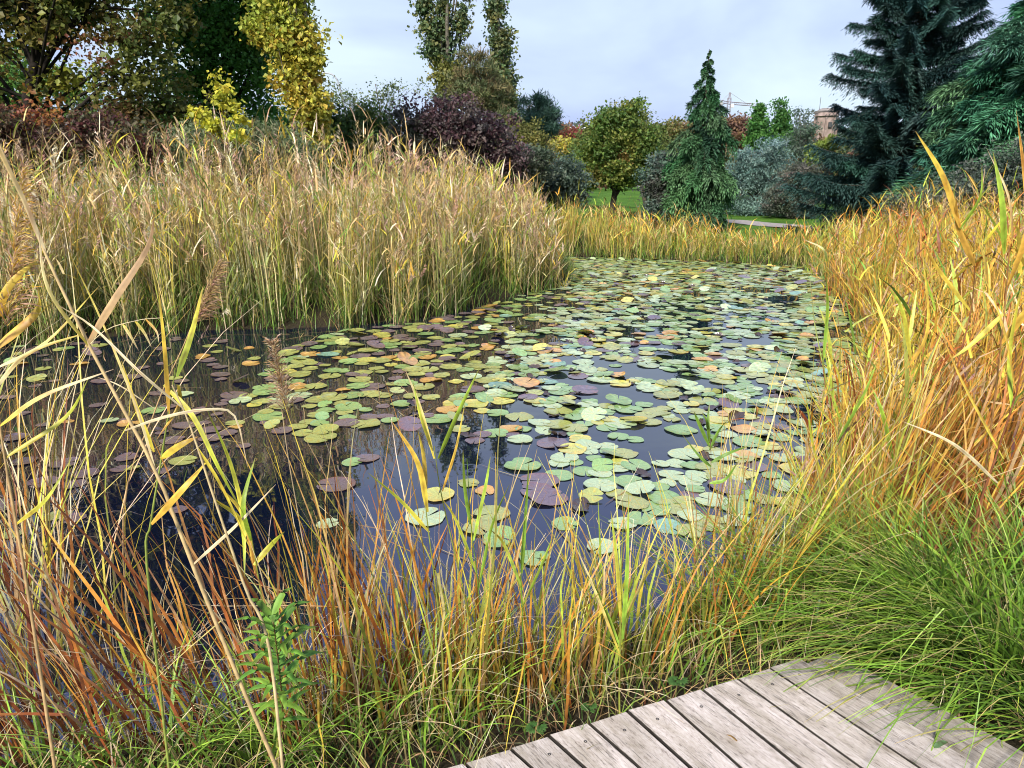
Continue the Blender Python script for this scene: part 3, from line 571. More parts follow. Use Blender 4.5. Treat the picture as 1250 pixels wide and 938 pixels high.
def crane():
    Y = 380.; m0 = aty(890, 126, Y); root = empty('tower_crane', (m0[0], Y, 1.3), 'pale red tower crane with its jib over the brown trees', 'crane'); o = np.array([m0[0], Y, 1.3]); col = (.20, .16, .18)
    z = m0[2] - 1.3; m = G(); truss(m, (0, 0, 0), (0, 0, z + 2.5), 1.5, col, 26); m.build('mast', M_METAL, root)
    e = aty(921, 128.5, Y) - o; j = G(); truss(j, (0, 0, z), tuple(e), 1.1, (.22, .17, .19), 12); j.build('jib', M_METAL, root)
    e2 = aty(880, 124.2, Y) - o; c = G(); truss(c, (0, 0, z), tuple(e2), 1.1, col, 4); cj = c.build('counter_jib', M_METAL, root)
    w = G(); box(w, (e2[0] - .8, e2[1] - .6, e2[2] - 1.8), (e2[0] + .9, e2[1] + .6, e2[2] - .1), (.3, .3, .3)); w.build('counterweight', M_METAL, cj)
    t = G(); truss(t, (0, 0, z + 2), (0, 0, z + 5), .6, col, 3); t.build('apex', M_METAL, root)
    s = G(); tube(s, [(0, 0, z + 5), e * .75 + np.array([0, 0, z * .25])], .10, (.3, .3, .3), 4); tube(s, [(0, 0, z + 5), e2], .10, (.3, .3, .3), 4); s.build('tie_rods', M_METAL, root)
    cb = G(); box(cb, (.8, -.8, z - 2.2), (2.4, .8, z - .4), (.5, .5, .5)); cb.build('cab', M_METAL, root)
crane()
def lamp():
    Y = 38.; pts = [aty(423, 145, Y), aty(419, 125, Y), aty(415, 108, Y), aty(411, 97, Y), aty(405, 91, Y), aty(397, 89.5, Y), aty(390, 90, Y)]
    X = pts[0][0]; gz = float(ground_z(np.array([[X, Y]]))[0]); root = empty('street_lamp', (X, Y, gz), 'slim grey street lamp with a curved arm by the yellow poplar', 'street lamp'); o = np.array([X, Y, gz])
    p = G(); tube(p, np.array([(X, Y, gz), (X, Y, gz + 2), pts[0], pts[1], pts[2]]) - o, [.09, .08, .06, .055, .045], (.3, .3, .32), 8); p.build('pole', M_METAL, root, smooth=True)
    a = G(); tube(a, smooth_line(np.array(pts[2:]) - o, 12), .035, (.32, .32, .34), 6); a.build('arm', M_METAL, root, smooth=True)
    h = G(); e = pts[-1] - o; tube(h, [e + (.15, 0, .02), e + (0, 0, .03), e + (-.35, 0, .0), e + (-.5, 0, -.03)], [.03, .09, .09, .02], (.45, .45, .46), 8); h.build('lamp_head', M_METAL, root, smooth=True)
lamp()

# ------------------------------------------------------------------ water lily pads
def pad_mesh(kind):
    cols = dict(green=((.22,.35,.12),(.16,.29,.09)), pale=((.36,.46,.25),(.31,.42,.23)), olive=((.30,.34,.10),(.24,.26,.08)), yellow=((.42,.44,.10),(.58,.44,.08)),
                amber=((.48,.30,.08),(.40,.20,.06)), purple=((.13,.10,.115),(.15,.085,.08)), brown=((.05,.035,.02),(.03,.02,.015)), teal=((.18,.34,.25),(.14,.27,.21)))
    ca, cb = [np.array(x) for x in cols[kind]]
    n = 30; notch = rng.uniform(.10, .3); a = np.linspace(notch, 2 * PI - notch * .2, n + 1)
    rs = np.array([.03, .3, .6, .85, .97, 1.0]); K = len(rs)
    ir = 1 + .055 * np.sin(a * rng.integers(2, 5) + rng.uniform(0, 6)) + .02 * np.sin(a * 9 + rng.uniform(0, 6))
    bite = rng.uniform(0, 2 * PI); nib = rng.uniform(0, 1) < .6
    if nib: ir *= 1 - .22 * np.exp(-((a - bite) / .16) ** 2)
    ir *= 1 - .12 * (np.exp(-((a - notch) / .12) ** 2) + np.exp(-((a - a[-1]) / .12) ** 2))
    X = rs[:, None] * ir * np.cos(a); Y = rs[:, None] * ir * np.sin(a) * .96
    curl = {'brown': .55, 'amber': .22}.get(kind, .05) * rng.uniform(.3, 1.5)
    Z = .012 + .012 * rs[:, None] ** 2 * np.sin(a * 3 + rng.uniform(0, 6)) + rs[:, None] ** 5 * .015 + curl * rs[:, None] ** 3 * np.maximum(0, np.cos(a - rng.uniform(0, 6))) ** 2
    if kind == 'brown': Z += .14 * rs[:, None] * np.abs(np.sin(a * 2.5 + rng.uniform(0, 6))); X *= .6
    V = np.stack([X, Y, Z], -1); i = np.arange(K * (n + 1)).reshape(K, n + 1)
    Fq = np.stack([i[:-1, :-1], i[1:, :-1], i[1:, 1:], i[:-1, 1:]], -1)
    f = np.linspace(0, 1, K)[:, None, None]; vein = (.92 + .16 * (np.arange(n + 1) % 3 == 0))[None, :, None]
    pat = .5 + .5 * np.sin(a * 1.0 + rng.uniform(0, 6))[None, :, None]
    mixf = np.clip(f ** 2 * pat * 1.6, 0, 1); ca = ca * np.array([1, .97, .93])
    C = (ca * (1 - mixf) + cb * mixf) * vein; spots = rng.uniform(0, 1, C.shape[:2]) < .10; C[spots] *= np.array([1.25, .95, .6]); C[-1] = C[-1] * .45 + np.array([.10, .05, .02]) * .55
    return V.reshape(-1, 3), Fq.reshape(-1, 4), C.reshape(-1, 3)
kinds = ['green', 'pale', 'olive', 'yellow', 'amber', 'purple', 'brown', 'teal']
PADS = {k: [pad_mesh(k) for _ in range(6)] for k in kinds}
def inpoly(x, y, poly):
    c = np.zeros(len(x), bool); n = len(poly)
    for i in range(n):
        (ax, ay), (bx, by) = poly[i], poly[(i + 1) % n]
        m = ((ay > y) != (by > y)) & (x < ax + (y - ay) * (bx - ax) / (by - ay + 1e-9)); c ^= m
    return c
PA = [(670,312),(1000,325),(1085,410),(1075,480),(1010,560),(950,640),(880,672),(800,650),(740,622),(670,620),(640,570),(560,530),(600,440),(625,385),(690,345)]
PB = [(690,345),(600,372),(520,392),(400,408),(330,435),(280,490),(370,545),(430,520),(560,535),(600,440)]
PC = [(0,420),(130,415),(330,405),(400,405),(330,440),(290,490),(380,560),(260,560),(230,640),(0,660),(-200,560)]
n = 60000; Pp = np.column_stack([rng.uniform(-9, 9, n), rng.uniform(3, 20, n)]); sd, _ = pond_sd(Pp); Pp = Pp[sd < -.08]
px, py = proj(np.column_stack([Pp, np.zeros(len(Pp))]))
inA, inB, inC = inpoly(px, py, PA), inpoly(px, py, PB), inpoly(px, py, PC)
pw = np.zeros(len(Pp)); pw[inA] = np.interp(py[inA], [320, 480, 560, 680], [1, .9, .55, .16]); pw[inB] = .22; pw[inC] = .05
gapn = np.sin(Pp[:, 0] * 3.3 + 2 * np.sin(Pp[:, 1] * 1.7)) * np.sin(Pp[:, 1] * 2.9 + 1.2 * Pp[:, 0]); pw[inA] *= np.where((gapn[inA] > .25) & (py[inA] > 345) & (py[inA] < 560), .07, 1); pw[inC] *= .8; clus = .5 + .5 * np.sin(Pp[:, 0] * 2.1 + 1.5 * np.sin(Pp[:, 1] * 1.3)) * np.sin(Pp[:, 1] * 1.9 + Pp[:, 0]); pw[inC] *= clus[inC] * 2
ok = rng.uniform(0, 1, len(Pp)) < pw; Pp, px, py = Pp[ok], px[ok], py[ok]; zone = np.where(inA[ok], 0, np.where(inB[ok], 1, 2))
extra = [(735,668),(722,662),(652,682),(640,690),(592,600),(600,628),(585,645),(572,590),(430,565),(410,592),(448,560),(400,640),(535,605),(670,610),(690,640),(760,640),(520,632),(870,640),(900,620),(655,600),(610,660)]
ex = np.array([atz(x, y)[:2] for x, y in extra]); Pp = np.concatenate([ex, Pp]); px = np.concatenate([[e[0] for e in extra], px]); py = np.concatenate([[e[1] for e in extra], py]); zone = np.concatenate([np.zeros(len(ex), int), zone])
rad = rng.uniform(.065, .14, len(Pp)) ** 1.0 * np.where(zone == 2, .8, 1); keep = []; cell = {}
for i in range(len(Pp)):
    cx_, cy_ = int(Pp[i, 0] // .25), int(Pp[i, 1] // .25); bad = False
    for dx in (-1, 0, 1):
        for dy in (-1, 0, 1):
            for j in cell.get((cx_ + dx, cy_ + dy), ()):
                if (Pp[i, 0] - Pp[j, 0]) ** 2 + (Pp[i, 1] - Pp[j, 1]) ** 2 < (.58 * (rad[i] + rad[j])) ** 2: bad = True; break
    if not bad: keep.append(i); cell.setdefault((cx_, cy_), []).append(i)
Pp, px, py, zone, rad = Pp[keep], px[keep], py[keep], zone[keep], rad[keep]
order = np.argsort(Pp[:, 1]); Pp, px, py, zone, rad = Pp[order], px[order], py[order], zone[order], rad[order]
pz = [[.29,.28,.17,.11,.03,.05,.05,.02],[.20,.05,.36,.07,.05,.24,.02,.01],[.02,.01,.16,.02,.04,.68,.07,.0]]
words = dict(green='plain green', pale='pale mint green', olive='olive green', yellow='yellowing', amber='amber and orange', purple='dull purple-brown', brown='withered black-brown curled', teal='blue-green')
NI = 300; far = G(); cache = {}
for i in range(len(Pp)):
    kd = kinds[rng.choice(8, p=np.array(pz[zone[i]]) / sum(pz[zone[i]]))]; vi = rng.integers(0, 6)
    rot = rng.uniform(0, 2 * PI); s = rad[i] * (.7 if kd == 'brown' else 1); z = rng.uniform(.001, .007)
    tilt = rng.normal(0, .007) if rng.uniform() > .13 else rng.uniform(.04, .40)
    V, Fq, C = PADS[kd][vi]
    if i < NI:
        if (kd, vi) not in cache:
            q = G(); q.add(V, Fq, C); me = q.mesh('lily_pad', True); me.materials.append(M_PAD); cache[(kd, vi)] = me
        o = bpy.data.objects.new('lily_pad', cache[(kd, vi)]); COL.objects.link(o)
        o.location = (Pp[i, 0], Pp[i, 1], z + abs(tilt) * s * .9); o.scale = (s, s, s); o.rotation_euler = (tilt, 0, rot)
        d = Pp[i, 1]
        where = ('in the purple patch on the dark water' if zone[i] > 0 else 'floating in the open water nearest the deck' if d < 4.4 else 'in the first dense band past the open water' if d < 5.6 else 'in the crowded middle of the pad field')
        tag(o, f'{words[kd]} water lily pad {where}', 'lily pad', 'lily pads on the pond')
    else:
        c, s_ = math.cos(rot), math.sin(rot); ct, st = math.cos(tilt), math.sin(tilt)
        Rm = np.array([[c, -s_, 0], [s_, c, 0], [0, 0, 1]]) @ np.array([[1, 0, 0], [0, ct, -st], [0, st, ct]])
        far.add((V * s) @ Rm.T + np.array([Pp[i, 0], Pp[i, 1], z + abs(tilt) * s * .9]), Fq, C * rng.uniform(.85, 1.15))
tag(far.build('lily_pads', M_PAD, smooth=True), 'carpet of green and yellow lily pads covering the far half of the pond', 'lily pads', kind='stuff')
print('PADS', len(Pp))

n = 700; P = np.column_stack([rng.uniform(-8, 5, n), rng.uniform(2.4, 13, n)]); sd, _ = pond_sd(P); P = P[(sd < -.05) & ((sd > -.9) | (rng.uniform(0, 1, n) < .2))]; N = len(P); M = G()
blades(M, np.column_stack([P, np.full(N, .006)]), rng.uniform(.1, .7, N), rng.uniform(0, 2 * PI, N), np.full(N, PI / 2 - .004), rng.uniform(-.01, 0, N), rng.uniform(.004, .010, N), pick([BROWN, STRAW, TAN], N), pick([BROWN, STRAW], N), pick([BROWN, STRAW], N), S=5, twist=np.zeros(N))
tag(M.build('floating_litter', M_REED), 'dead reed stems and blades floating along the edges of the pond', 'litter', kind='stuff')
# ------------------------------------------------------------------ deck
ZD = .40
gaps = [((505, 947), (560, 1010)), ((565, 930), (660, 1015)), ((622, 912.7), (720, 1000)), ((670, 898), (790, 1005)), ((719, 883), (850, 998)), ((765.6, 868), (885, 975)), ((812, 855), (904.5, 938)), ((856, 841), (976.5, 938)), ((899, 828), (1052, 938)), ((939, 815), (1124, 938)), ((978, 803.5), (1196, 933))]
DL = [(atz(a[0], a[1], ZD), atz(b[0], b[1], ZD)) for a, b in gaps]
wang = math.atan2(*(np.mean([b - a for a, b in DL], 0)[[1, 0]]))
M_WOOD = wood_mat(wang)
deck = empty('wooden_deck', DL[5][0], 'weathered grey wooden deck of slanting boards by the pond edge', 'deck'); do = np.array(deck.location)
dk = G(); scr = G(); e1 = DL[-1][0] - DL[1][0]; e1 /= np.linalg.norm(e1)
def plank(M, a0, a1, b0, b1, zt, th, seed, tone, bev=.003):
    """a plank between two long edges a and b"""
    top = [a0, a1, b1, b0]; c = np.mean(top, 0)
    rings = []
    for (ins, dz) in ((0, -th), (0, -bev), (bev * .7, 0)):
        rr_ = []
        for p in top:
            v = c - p; v[2] = 0; rr_.append(p + v / np.linalg.norm(v) * ins * 1.4 + np.array([0, 0, dz]))
        rings.append(rr_)
    V = np.array(rings).reshape(-1, 3); Fq = [(8, 9, 10, 11), (3, 2, 1, 0)]
    for r_ in (0, 1):
        for j in range(4): Fq.append((r_ * 4 + j, r_ * 4 + (j + 1) % 4, r_ * 4 + 4 + (j + 1) % 4, r_ * 4 + 4 + j))
    M.add(V - do, Fq, np.array([(seed, t_, 0) for t_ in [.05] * 4 + [.10] * 4 + [tone] * 4]))  # lower rings near black: gap shade painted onto the grimy plank sides
def ext(a, b, L): d = (b - a) / np.linalg.norm(b - a); return a + d * L
for k in range(len(DL) - 1):
    (a, b), (c, d) = DL[k], DL[k + 1]; off = e1 * .006
    jog = rng.uniform(-.006, .006); u = (b - a) / np.linalg.norm(b - a) * jog
    dz = np.array([0, 0, rng.uniform(-.002, .002)])
    A0, A1, B0, B1 = a + off + u + dz, ext(a, b, 2.6) + off + dz, c - off + u + dz, ext(c, d, 2.6) - off + dz
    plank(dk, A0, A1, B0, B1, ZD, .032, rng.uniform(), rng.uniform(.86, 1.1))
    mid = (A0 + B0) / 2; dirb = (b - a) / np.linalg.norm(b - a)
    for dd in (.07, 1.2):
        p = mid + dirb * dd + e1 * rng.uniform(-.015, .015) - do; th_ = np.linspace(0, 2 * PI, 9)[:-1]
        ringv = [(p[0] + .0055 * math.cos(t), p[1] + .0055 * math.sin(t), p[2] + .0014) for t in th_]; inn = [(p[0] + .0018 * math.cos(t), p[1] + .0018 * math.sin(t), p[2] + .0007) for t in th_]
        i = np.arange(8); j = np.roll(i, -1); scr.add(ringv + inn, np.stack([i, j, j + 8, i + 8], -1), (.05, .045, .04))
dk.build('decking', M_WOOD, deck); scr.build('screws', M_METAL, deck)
a, b = DL[-1]; fa = atz(1018, 796, ZD - .03); fb = atz(1262, 925, ZD - .03)
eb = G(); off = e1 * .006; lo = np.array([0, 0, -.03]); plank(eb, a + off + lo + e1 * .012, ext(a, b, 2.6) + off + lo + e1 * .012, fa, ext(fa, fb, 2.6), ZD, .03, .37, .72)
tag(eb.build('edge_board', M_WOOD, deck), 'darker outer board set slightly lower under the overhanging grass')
fj = G(); p0, p1 = DL[0][0], DL[-1][0]; dn = np.array([-e1[1], e1[0], 0]); 
V = []
for (pp, nn, zz_) in [(p0, -.05, -.035), (p1, -.05, -.035), (p1, -.10, -.035), (p0, -.10, -.035), (p0, -.05, -.2), (p1, -.05, -.2), (p1, -.10, -.2), (p0, -.10, -.2)]: V.append(pp + dn * nn + np.array([0, 0, zz_]) - do)
fj.add(V, [(0,1,2,3),(4,7,6,5),(0,4,5,1),(1,5,6,2),(2,6,7,3),(3,7,4,0)], (.5, .6, 0)); fj.build('joist', M_WOOD, deck)
for (lx, ly, la, lc, ll) in ((1022, 822, 1.9, (.45, .42, .08), .06), (1140, 912, .3, (.12, .22, .09), .055), (900, 905, 2.4, (.35, .22, .08), .035)):
    q = G(); p = atz(lx, ly, ZD + .004); dv = np.array([math.cos(la), math.sin(la), 0]) * ll
    ribbon(q, [np.zeros(3), dv * .5 + np.array([0, 0, .006]), dv + np.array([0, 0, .002])], ll * .35, lc, lc, 8, la); o_ = q.build('fallen_leaf', M_LEAF, smooth=True); o_.location = p
    tag(o_, {1022: 'small upright yellow-green leaf scrap near the deck corner', 1140: 'green round leaf lying by the outer deck board', 900: 'tiny brown leaf lying on a middle deck board'}[lx], 'leaf')
deck_poly = [p[:2] for p in (DL[0][0], DL[-1][0], fa, ext(fa, fb, 2.6), ext(*DL[0], 2.6))]
def off_deck(P, grow=0.0):
    x, y = P[:, 0], P[:, 1]; return ~inpoly(x, y, [tuple(p) for p in deck_poly])

# ------------------------------------------------------------------ near bank plants
TYPES = {
 # n, H range, width, lean, bend, low, mid, tip palettes, spread
 'rust': (26, (.45, 1.2), .0118, (.02, .26), (.0, .5), [DRED, DRED, BROWN, RUST], [RUST, ORANGE, DRED, RUST, TAN], [ORANGE, RUST, DRED, TAN, GOLD], .11),
 'pale': (64, (.9, 1.9), .0068, (.0, .45), (.1, 1.3), [OLIVE, STRAW, BROWN], [STRAW, PALE, YEL, LIME], [PALE, YEL, PALE, GOLD], .16),
 'orange': (34, (.6, 1.3), .0100, (.0, .22), (.0, .5), [BROWN, RUST, OLIVE, DRED], [ORANGE, GOLD, RUST, TAN, OLIVE, LIME], [GOLD, STRAW, ORANGE, PALE, YEL], .11),
 'olive': (62, (.4, .95), .0082, (.0, .3), (.1, .9), [OLIVE, GREEN, BROWN, RUST], [OLIVE, GOLD, LIME, ORANGE], [STRAW, YEL, PALE, GOLD], .09),
 'green': (135, (.45, .85), .0078, (.05, .5), (.4, 1.5), [DKG, DKG, GREEN], [GREEN, DKG, GREEN, BRIGHT], [BRIGHT, GREEN, LIME, STRAW], .10),
 'lush': (50, (.35, .62), .008, (.1, .6), (.5, 1.6), [DKG, GREEN], [BRIGHT, GREEN], [BRIGHT, LIME], .08),
 'straw': (70, (.3, .7), .0035, (.0, .7), (.4, 2.2), [BROWN, STRAW], [STRAW, PALE, TAN], [PALE, PALE, STRAW], .11),
 'gold': (80, (.8, 1.5), .0095, (.0, .25), (.05, .5), [RUST, BROWN, DRED, OLIVE], [ORANGE, ORANGE, RUST, GOLD], [GOLD, ORANGE, STRAW, ORANGE, RUST], .15),
 'broad': (16, (.55, .95), .016, (.05, .3), (.1, .7), [GREEN, OLIVE], [LIME, BRIGHT, YEL], [YEL, LIME, GOLD], .05),
}
def clump(name, kind, cx_, cy_, label, cat='grass clump', scale=1.0, toward=None, group=None, nmul=1.0):
    n, Hr, W, ln, bd, lo, mi, ti, sp = TYPES[kind]; n = int(n * nmul)
    P = np.column_stack([cx_ + rng.normal(0, sp, n), cy_ + rng.normal(0, sp, n)])
    gz = float(ground_z(np.array([[cx_, cy_]]))[0]); o = np.array([cx_, cy_, max(gz, -.12)])
    B = np.column_stack([P, ground_z(P)]); B[:, 2] = np.maximum(B[:, 2], -.15)
    # blades fan out from the root of the clump
    az = np.arctan2(P[:, 1] - cy_, P[:, 0] - cx_) + rng.normal(0, .7, n)
    lean = rng.uniform(*ln, n); bend = rng.uniform(*bd, n)
    if toward is not None:     # wind-blown to one side
        dx = np.cos(az) * lean + toward[0]; dy = np.sin(az) * lean + toward[1]; az = np.arctan2(dy, dx); lean = np.hypot(dx, dy)
    kink = np.where(rng.uniform(0, 1, n) < .10, rng.uniform(.5, 2.1, n), 0)
    M = G(); H = rng.uniform(*Hr, n) * scale
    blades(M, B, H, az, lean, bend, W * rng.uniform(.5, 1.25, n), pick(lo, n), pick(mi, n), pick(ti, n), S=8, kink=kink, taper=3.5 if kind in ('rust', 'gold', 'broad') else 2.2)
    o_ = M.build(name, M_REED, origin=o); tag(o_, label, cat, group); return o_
def cl(kind, px, py, label, **k):
    p = atz(px, py, .1); names = dict(rust='rusty_sedge', orange='orange_sedge', olive='olive_sedge', green='grass_tussock', lush='grass_tuft', straw='dry_grass', gold='golden_reed_clump', broad='broad_leaf_reed')
    cats = dict(rust='sedge', orange='sedge', olive='sedge', green='grass tussock', lush='grass tuft', straw='dry grass', gold='reed clump', broad='reed clump')
    return clump(names[kind], kind, p[0], p[1], label, cats[kind], **k)
LFT = (-.22, 0); RGT = (.22, .05)
spec = [
 ('rust', -60, 870, 'rust-red sedge leaning out at the bottom left-hand corner over the water', dict(toward=(-.25, .1), scale=1.1, nmul=1.7)),
 ('rust', 40, 905, 'dense rust-brown sedge, second from the bottom left-hand corner', dict(toward=(-.25, .05), nmul=1.7, scale=1.0)),
 ('rust', 130, 925, 'dark red-brown sedge leaning away from the willowherb', dict(toward=(-.25, .0), nmul=1.3)),
 ('orange', 200, 905, 'orange sedge just beside the long tan reed', dict(toward=LFT, nmul=.6, scale=.85)),
 ('rust', 290, 900, 'rusty sedge directly behind the green willowherb', dict(toward=(-.2, 0))),
 ('rust', 235, 850, 'thin rusty sedge in the water short of the willowherb', dict(toward=(-.2, 0), nmul=.7)),
 ('orange', 375, 890, 'orange sedge on the deck side of the willowherb', dict(toward=(-.1, 0), nmul=.7, scale=.85)),
 ('rust', 420, 850, 'tall brown sedge at the water below the open reflection', dict(toward=(-.08, 0))),
 ('orange', 455, 880, 'bright orange sedge in the middle of the near bank', dict(toward=(-.05, 0))),
 ('rust', 500, 850, 'upright rusty sedge left of the yellow reed pair', dict(scale=.9, nmul=.8)),
 ('olive', 530, 870, 'olive and gold sedge in the middle of the near bank', dict(nmul=1.3)),
 ('orange', 575, 845, 'orange tipped sedge standing in front of a round lily pad', dict(scale=.85)),
 ('olive', 610, 875, 'olive sedge behind the first deck boards', dict(nmul=1.3, scale=.95)),
 ('olive', 665, 840, 'mixed green and straw sedge in line with the open water', dict(nmul=1.2)),
 ('straw', 640, 880, 'tangle of pale dry grass near the small geranium', {}),
 ('broad', 745, 825, 'bright yellow-green broad blades rising behind the deck', dict(scale=.95)),
 ('olive', 765, 830, 'gold-green sedge wrapped around the broad yellow-green blades', dict(nmul=1.3)),
 ('straw', 710, 850, 'curling brown dry grass below the broad blades', {}),
 ('lush', 800, 840, 'small lush green tuft touching the deck edge', dict(scale=.75, nmul=.6)),
 ('olive', 860, 790, 'dense olive sedge behind the middle deck boards', dict(nmul=1.5)),
 ('orange', 880, 760, 'thin red-orange sedge over the last lily pads', dict(toward=(.12, 0))),
 ('olive', 930, 755, 'tall yellow-olive sedge near the deck corner', dict(nmul=1.7, scale=1.25, toward=(.1, 0))),
 ('green', 920, 790, 'arching green tussock spilling toward the water at the deck corner', dict(nmul=1.0, toward=(-.25, .1))),
 ('green', 1000, 755, 'wide green tussock arching behind the deck corner', dict(nmul=1.2, toward=(-.2, .0))),
 ('orange', 985, 715, 'orange sedge rising out of the green tussock', dict(toward=(.15, 0), scale=1.1)),
 ('straw', 960, 770, 'pale dry blades caught in the green tussock', {}),
 ('green', 1085, 780, 'thick green tussock leaning over the edge board', dict(nmul=1.5, toward=(-.25, -.1))),
 ('green', 1150, 820, 'long bright green tussock overhanging the outer deck board', dict(nmul=1.5, toward=(-.3, -.05))),
 ('green', 1230, 860, 'dark green tussock in the bottom right-hand corner', dict(nmul=1.5, toward=(-.15, .0))),
 ('green', 1260, 780, 'tall green tussock at the right-hand frame edge', dict(nmul=1.4, scale=1.1)),
 ('green', 1062, 800, 'green tussock rooted right at the corner of the outer board', dict(nmul=1.1, toward=(-.6, -.3), scale=1.15)),
 ('green', 1135, 842, 'green tussock rooted along the outer board, next from the corner', dict(nmul=1.2, toward=(-.7, -.2), scale=1.2)),
 ('green', 1195, 868, 'green tussock combed flat across the outer board', dict(nmul=1.3, toward=(-.8, -.1), scale=1.25)),
 ('green', 1262, 905, 'green tussock at the outer board by the frame corner', dict(nmul=1.2, toward=(-.75, -.1), scale=1.2)),
 ('straw', 1160, 850, 'pale seeding grass lying over the outer board', dict(toward=(-.4, -.1))),
 ('orange', 400, 905, 'upright orange and straw sedge rising past the willowherb', dict(nmul=.8)),
 ('orange', 545, 900, 'orange and yellow sedge by the first deck board', dict(nmul=.7)),
 ('rust', 350, 840, 'dark red sedge standing in the water beyond the willowherb', dict(nmul=.8)),
 ('rust', 470, 830, 'dark red and tan sedge in the water beyond the orange sedge', dict(nmul=.7)),
 ('orange', 690, 880, 'short orange sedge between the dry tangle and the deck', dict(nmul=.6, scale=.7)),
 ('rust', 900, 735, 'thin dark red sedge leaning over the last round pads', dict(nmul=.6, scale=.9, toward=(.15, 0))),
 ('lush', 60, 960, 'short green tuft at the very bottom left-hand corner', dict(nmul=1.2)),
 ('lush', 330, 945, 'bright green tuft at the foot of the willowherb', dict(nmul=1.4)),
 ('lush', 420, 935, 'green tuft at the frame bottom right of the willowherb', dict(nmul=1.2)),
 ('lush', 520, 925, 'green and straw tuft left of the first deck board', dict(nmul=1.2)),
 ('lush', 200, 955, 'green tuft beneath the orange sedge', dict(nmul=1.2)),
 ('straw', 450, 910, 'loose dry straw arching over the green tufts', dict(scale=1.2)),
 ('straw', 150, 880, 'pale dry grass threaded through the red-brown sedge', dict(scale=1.3)),
 ('straw', 320, 870, 'fine pale curls of dry grass behind the willowherb', dict(scale=1.2)),
 ('straw', 560, 830, 'pale curled grass over the dark water', dict(scale=1.0)),
 ('gold', 1075, 650, 'golden-brown reed clump where the right-hand bank meets the tussocks', dict(toward=RGT, scale=.85)),
 ('gold', 1130, 690, 'orange reed clump above the edge board', dict(toward=RGT, scale=.8, nmul=1.3)),
 ('rust', 1100, 700, 'rust and orange sedge standing out of the green tussock', dict(toward=(.2, 0), scale=1.0)),
 ('rust', 1190, 740, 'dark rusty sedge in the long green grass by the right-hand edge', dict(toward=(.2, 0), scale=1.1)),
 ('gold', 1210, 680, 'tall golden reed clump at the right-hand frame edge', dict(toward=RGT, scale=.9, nmul=1.4)),
 ('gold', 1150, 600, 'thick golden reed clump halfway down the right-hand bank', dict(toward=RGT, scale=.95, nmul=1.4)),
 ('gold', 1240, 600, 'yellow-orange reed clump behind the frame edge grasses', dict(toward=RGT, nmul=1.4)),
 ('orange', 1040, 690, 'orange sedge at the water where the bank turns', dict(toward=(.12, .0), scale=1.15, nmul=1.2)),
 ('orange', 1010, 660, 'thin gold and red sedge standing in the shallow water', dict(toward=(.12, .0), nmul=.8, scale=1.1)),
 ('olive', 1060, 740, 'olive sedge between the two green tussocks', dict(nmul=1.4, scale=1.2)),
]
for kind, px_, py_, lab, kw in spec: cl(kind, px_, py_, lab, **kw)
# more of the left-hand water margin: dry grasses close to the lens
for k, (px_, py_, kd, lab) in enumerate([(-60, 700, 'straw', 'pale dry grass crowding the left-hand frame edge'), (20, 640, 'straw', 'bleached grass tangle over the dark water on the left-hand side'),
      (-120, 600, 'gold', 'yellow reed clump half outside the left-hand frame edge'), (-40, 560, 'olive', 'green and yellow sedge at the left-hand water edge'), (40, 720, 'rust', 'rusty sedge alone in the left-hand shallows'),
      (-190, 620, 'pale', 'tall tangle of bleached reed leaves along the left-hand frame edge'), (-90, 560, 'pale', 'pale yellow arching reed leaves in front of the left-hand reed bank'), (-150, 760, 'pale', 'long dry reed leaves crossing over the bottom left-hand sedge'),
      (-40, 860, 'pale', 'fine golden straw stems rising in front of the dark water at the left-hand side'), (30, 800, 'pale', 'loose golden reed leaves between the tan stalk and the frame edge'), (-120, 680, 'gold', 'narrow orange reed leaves at the left-hand frame edge')]):
    p = atz(px_, py_, .1); clump(dict(pale='pale_reed_clump', straw='dry_grass', gold='golden_reed_clump', olive='olive_sedge', rust='rusty_sedge')[kd], kd, p[0], p[1], lab, dict(pale='reed clump', straw='dry grass', gold='reed clump', olive='sedge', rust='sedge')[kd], 1.25, (-.12, .05))
# short undergrowth on the near bank
n = 22000; P = np.column_stack([rng.uniform(-4, 4.2, n), rng.uniform(.9, 4.2, n)]); sd, sg = pond_sd(P)
m = (sd > -.04) & (sd < 1.6) & off_deck(P); P = P[m]; N = len(P)
M = G(); B = np.column_stack([P, ground_z(P)]); c0 = pick([DKG, DKG, BROWN, DRED], N); c1 = pick([GREEN, OLIVE, DKG, TAN, BROWN, DKG], N); c2 = pick([BRIGHT, STRAW, TAN, PALE, GREEN, BROWN], N)
blades(M, B, rng.uniform(.06, .34, N), rng.uniform(0, 2 * PI, N), rng.uniform(0, .8, N), rng.uniform(.2, 2.0, N), rng.uniform(.003, .007, N), c0, c1, c2, S=5)
tag(M.build('grass', M_REED), 'short tangled green and straw undergrowth carpeting the near bank', 'grass', kind='stuff')

